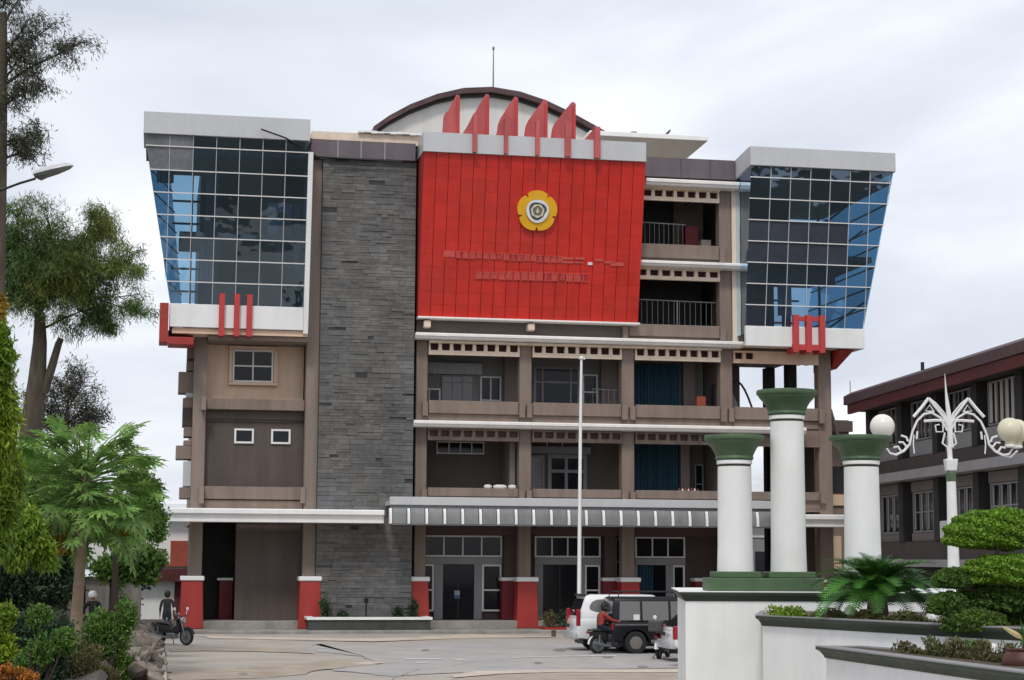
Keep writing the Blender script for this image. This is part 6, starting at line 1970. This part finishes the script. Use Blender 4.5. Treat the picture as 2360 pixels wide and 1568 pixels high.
bush('brownish green undergrowth at the foot of the papaya trunk', [(180, 1520, 60, 50), (130, 1545, 50, 40), (225, 1560, 50, 30)], 40, M['bleaf'], .09, .03, 24, 110, .055, .4, 'undergrowth', 'bush', .5)
bush('dark bluish green shrub in the lower left corner area', [(60, 1460, 70, 60), (120, 1470, 60, 50), (30, 1520, 60, 60), (100, 1540, 60, 50)], 38, M['dleaf'], .11, .05, 24, 130, .06, .4, 'shrub', 'bush', .3)
bush('fresh green sprouting shrub left of the papaya trunk', [(95, 1500, 40, 40), (60, 1540, 30, 35), (145, 1480, 30, 30), (90, 1420, 26, 26)], 36, M['gleaf'], .10, .035, 22, 90, .045, .4, 'shrub', 'bush', .5)
bush('lime green shrub at the left edge below the weeping foliage', [(12, 1420, 24, 30), (10, 1490, 24, 40)], 33, M['yleaf'], .09, .045, 20, 80, .04, .4, 'shrub', 'bush', .3)
bush('orange leaved plant in the bottom left corner', [(12, 1552, 20, 18), (44, 1558, 26, 14), (70, 1564, 16, 8)], 32, M['oleaf'], .08, .035, 14, 40, .035, .4, 'orange_plant', 'plant', .5)
bush('thin green sapling between the seated person and the shed', [(275, 1370, 14, 50), (268, 1330, 10, 30), (290, 1400, 18, 30)], 60, M['gleaf'], .12, .05, 12, 30, .05, .4, 'sapling', 'plant', -.2)
for i, px in enumerate((258, 270)):
    b_ = ground_at(px, 59, .4); mb = MB(); mb.tube([(0, 0, 0), (.02, 0, .9), (.06 * (1 - 2 * i), 0, 1.9)], [.03, .025, .015], 6)
    o = mb.build('garden_stake', M['soffit'], None, smooth=True); o.location = b_
    tag(o, ('left' if i == 0 else 'right') + ' one of two pale stakes beside the seated person', 'stake', 'pale stakes beside the seated person')

# --- cycad in the middle terrace: every frond a part
CD = 28.0
cb = at(2022, 1420, CD); cb.z = Z2 - .02
cyc = thing('cycad', 'dark green cycad with stiff arching fronds on the middle terrace', 'cycad', cb)
def frond(seed, L=.95):
    r_ = random.Random(seed); mb = MB()
    pts = [Vector((L * t, 0, .25 * L * math.sin(t * 2.4) - .32 * L * t * t)) for t in np.linspace(0, 1, 12)]
    mb.tube(pts, [.014 - .001 * i for i in range(12)], 4)
    n = 26
    for k in range(n):
        u = .12 + .88 * k / n; i = min(10, int(u * 11)); p = pts[i].lerp(pts[i + 1], u * 11 - i); dv = (pts[i + 1] - pts[i]).normalized()
        ll = .24 * math.sin(math.pi * min(1, .12 + u * .86)) ** .7 + .03
        for s in (-1, 1):
            d_ = (dv * .75 + Vector((0, s, 0)) * .8 + Vector((0, 0, .28))).normalized()
            w_ = .014
            e = p + d_ * ll; e.z -= .03 * ll
            mb.add([p - dv * w_, p + d_ * ll * .5 - dv * w_ * .8, e, p + d_ * ll * .5 + dv * w_ * .8, p + dv * w_], [(0, 1, 3, 4), (1, 2, 3)])
    return mb.mesh('frond', M['cycleaf'], fix=False)


fm = [frond(s) for s in range(3)]
mb = MB(); mb.lathe([(.14, 0), (.17, .1), (.15, .3), (.09, .38), (.02, .42)], n=12); mb.build('trunk', M['bark'], cyc, smooth=True)
r_ = random.Random(33)
for k in range(64):
    u = k / 63
    el_ = R(78 - 92 * u ** .85 + r_.uniform(-7, 7)); az = k * 2.39996 + r_.uniform(-.2, .2)
    s = (.66 + .34 * min(1, u * 2)) * r_.uniform(.85, 1.1)
    link('frond', r_.choice(fm), cyc, (.05 * math.cos(az), .05 * math.sin(az), .36), Euler((r_.uniform(-.3, .3), -el_, az), 'XYZ'), (s, s, s))

# --- cloud pruned topiary on the right: pads of small leaves on twisting limbs
TD = 25.5
tb = at(2265, 1470, TD); tb.z = Z3 - .3
topi = thing('topiary_tree', 'cloud pruned topiary tree with rounded green pads at the right edge', 'topiary', tb)
k_ = TD / 4200
pads = [((2298, 1236), 126, 62, 'tleaf', .4), ((2320, 1325), 112, 46, 'tleaf', .0), ((2195, 1340), 46, 30, 'tleafd', -.2), ((2300, 1390), 110, 44, 'tleafd', .15), ((2185, 1400), 48, 34, 'tleafd', -.3), ((2245, 1440), 76, 34, 'tleafd', -.45), ((2340, 1450), 60, 46, 'tleafd', .2), ((2330, 1500), 60, 40, 'tleafd', .1)]
mb = MB()
trunk_pts = [Vector((0, 0, -.2)), at(2275, 1430, TD) - tb, at(2300, 1380, TD) - tb, at(2285, 1320, TD) - tb, at(2300, 1260, TD) - tb]
limb(mb, trunk_pts, .07, .03, 8)
for (p, rx, ry, mt, dd) in pads:
    e = at(p[0], p[1] + ry * .4, TD + dd) - tb
    a = min(trunk_pts, key=lambda q: (q - e).length + abs(q.z - e.z + .2))
    limb(mb, bend(a, e, 5, .12, rx), .035, .012, 6)
mb.build('trunk', M['bark'], topi, smooth=True)
for i, (p, rx, ry, mt, dd) in enumerate(pads):
    c0 = np.array(at(p[0], p[1], TD + dd) - tb); r3 = np.array([rx * k_, rx * k_ * .8, ry * k_])
    n = int(13000 * (rx / 100) * (ry / 45))
    u = rng.normal(size=(n, 3)); u /= np.linalg.norm(u, axis=1, keepdims=True)
    u[:, 2] = np.where(u[:, 2] < -.35, u[:, 2] * .5, u[:, 2])
    lump = 1 + .04 * np.sin(u[:, :1] * 7 + i) * np.cos(u[:, 1:2] * 6 + i * 2) + .05 * np.sin(u[:, 2:] * 13 + u[:, :1] * 9)
    rad = lump * rng.uniform(.86, 1.02, (n, 1))
    cc = c0 + u * rad * r3
    link('foliage_pad', leaf_mesh('foliage_pad', cc, u * .5 + rng.normal(size=(n, 3)) * .7 + np.array([0, 0, .2]), .062, .032, M[mt]), topi)

# --- small plants, pot and white rocks on the terraces
def ground_cover(label, specs, d, zt, mat, ln, wd, n, name='ground_cover'):
    b_ = at(specs[0][0], 1400, d); b_.z = zt
    C = []
    for px0, px1, da, db, h in specs:
        u = rng.uniform(size=(n, 1))
        q = np.array([at(px0 + (px1 - px0) * t, 1400, da + (db - da) * t)[:] for t in u[:, 0]])
        q[:, 2] = zt + rng.uniform(0, h, n) * (0.6 + .4 * np.sin(u[:, 0] * 23 + px0))
        q[:, 1] += rng.normal(size=n) * .12 + .22
        C.append(q - np.array(b_))
    C = np.concatenate(C)
    t = link(name, leaf_mesh(name, C, rng.normal(size=C.shape) * .6 + np.array([0, 0, .6]), ln, wd, mat))
    t.location = b_
    tag(t, label, 'ground cover', None, 'stuff')
    return t


ground_cover('yellow green mossy plants along the rim of the middle terrace', [(1785, 1860, 29.0, 28.4, .17)], 29, Z2, M['yleaf'], .06, .04, 700)
ground_cover('brownish low plants along the rim of the middle terrace', [(1850, 2180, 28.5, 26.0, .15)], 28, Z2, M['bleaf'], .07, .04, 1800)
ground_cover('brownish green low plants along the rim of the lowest terrace', [(2080, 2400, 25.2, 21.8, .16), (2150, 2380, 24.4, 22.2, .26)], 24, Z3, M['bleaf'], .09, .03, 1500)
ground_cover('fresh green plants beside the clay pot on the lowest terrace', [(2225, 2290, 23.8, 23.2, .26)], 24, Z3, M['gleaf'], .10, .03, 600)
r_ = random.Random(9)
spots = [(1958, 1405, 28.1, Z2, 'long white rock lying left of the cycad'), (2150, 1398, 26.6, Z2, 'white rock right of the cycad'), (2160, 1415, 26.3, Z2, 'low white rock right of the cycad near the rim'),
         (2205, 1472, 24.6, Z3, 'white rock under the topiary, leftmost on the lowest terrace'), (2235, 1478, 24.3, Z3, 'grey white rock under the topiary, second on the lowest terrace'), (2262, 1470, 24.1, Z3, 'largest white rock under the topiary'), (2285, 1462, 24.4, Z3, 'upright white rock right of the largest one under the topiary')]
for i, (px, py, d, z, lab) in enumerate(spots):
    bm = bmesh.new(); bmesh.ops.create_icosphere(bm, subdivisions=2, radius=.5)
    for q in bm.verts:
        n_ = math.sin(q.co.x * 7 + i) * math.cos(q.co.y * 6 + i * 2) * .12
        q.co *= 1 + n_ + r_.uniform(-.05, .05)
    me = bpy.data.meshes.new('white_rock'); bm.to_mesh(me); bm.free(); me.materials.append(M['whiterock'])
    p = at(px, py, d)
    o = link('white_rock', me, None, (p.x, p.y, z + .06), (r_.uniform(-.2, .2), r_.uniform(-.2, .2), r_.uniform(0, 3)), (r_.uniform(.22, .36), r_.uniform(.18, .26), r_.uniform(.16, .28)))
    tag(o, lab, 'rock', 'white rocks on the terraces')
t = thing('clay_pot', 'dark red clay pot sunk in the lowest terrace at the right edge', 'pot', Vector((at(2356, 1500, 22.3).x, at(2356, 1500, 22.3).y, Z3 - .14)))
mb = MB(); mb.lathe([(.12, 0), (.20, .03), (.25, .14), (.25, .22), (.19, .30), (.20, .33), (.17, .33), (.16, .28)], n=26); mb.build('pot', M['pot'], t, smooth=True)
mb = MB(); mb.lathe([(.155, .285), (.02, .29)], n=20); mb.build('soil', M['soil'], t)
b_ = at(2345, 1490, 22.9); b_.z = Z3
t = thing('yellow_leaf_plant', 'plant with one long ivory yellow leaf at the right edge', 'plant', b_)
for i, (a, bq) in enumerate((((2362, 1475), (2304, 1443)), ((2365, 1480), (2350, 1425)), ((2350, 1490), (2375, 1440)))):
    A = at(*a, 22.9) - b_; Bq = at(*bq, 22.8) - b_
    mb = MB(); pts = bend(A, Bq, 8, .05, i)
    wv = [.005, .022, .034, .036, .032, .024, .014, .003]
    up_ = Vector((0, 0, 1)).cross((Bq - A)).cross(Bq - A).normalized()
    vs = []
    for p, w_ in zip(pts, wv):
        vs += [p - up_ * w_, p + Vector((.0, -.012, 0)), p + up_ * w_]
    mb.add(vs, [(3 * k, 3 * k + 1, 3 * k + 4, 3 * k + 3) for k in range(7)] + [(3 * k + 1, 3 * k + 2, 3 * k + 5, 3 * k + 4) for k in range(7)])
    mb.build('leaf', M['ivory'] if i == 0 else M['cycleaf'], t, fix=False)
mb = MB(); mb.tube([(0, 0, 0), at(2362, 1478, 22.9) - b_], [.02, .012], 6); mb.build('stem', M['branch'], t)
for i in range(5):
    px = 2140 + i * 12; p = at(px, 1465, 24.9 - i * .1); p.z = Z3
    mb = MB(); mb.tube([(0, 0, 0), (.01, 0, .10), (.03 * (i - 2), .02, .22 + .03 * (i % 2))], [.012, .02, .004], 6)
    o = mb.build('succulent_stalk', M['bleaf'], None, smooth=True); o.location = p
    tag(o, ('leftmost', 'second', 'middle', 'fourth', 'rightmost')[i] + ' dark succulent stalk in the row on the lowest terrace', 'plant', 'succulent stalks in a row on the lowest terrace')
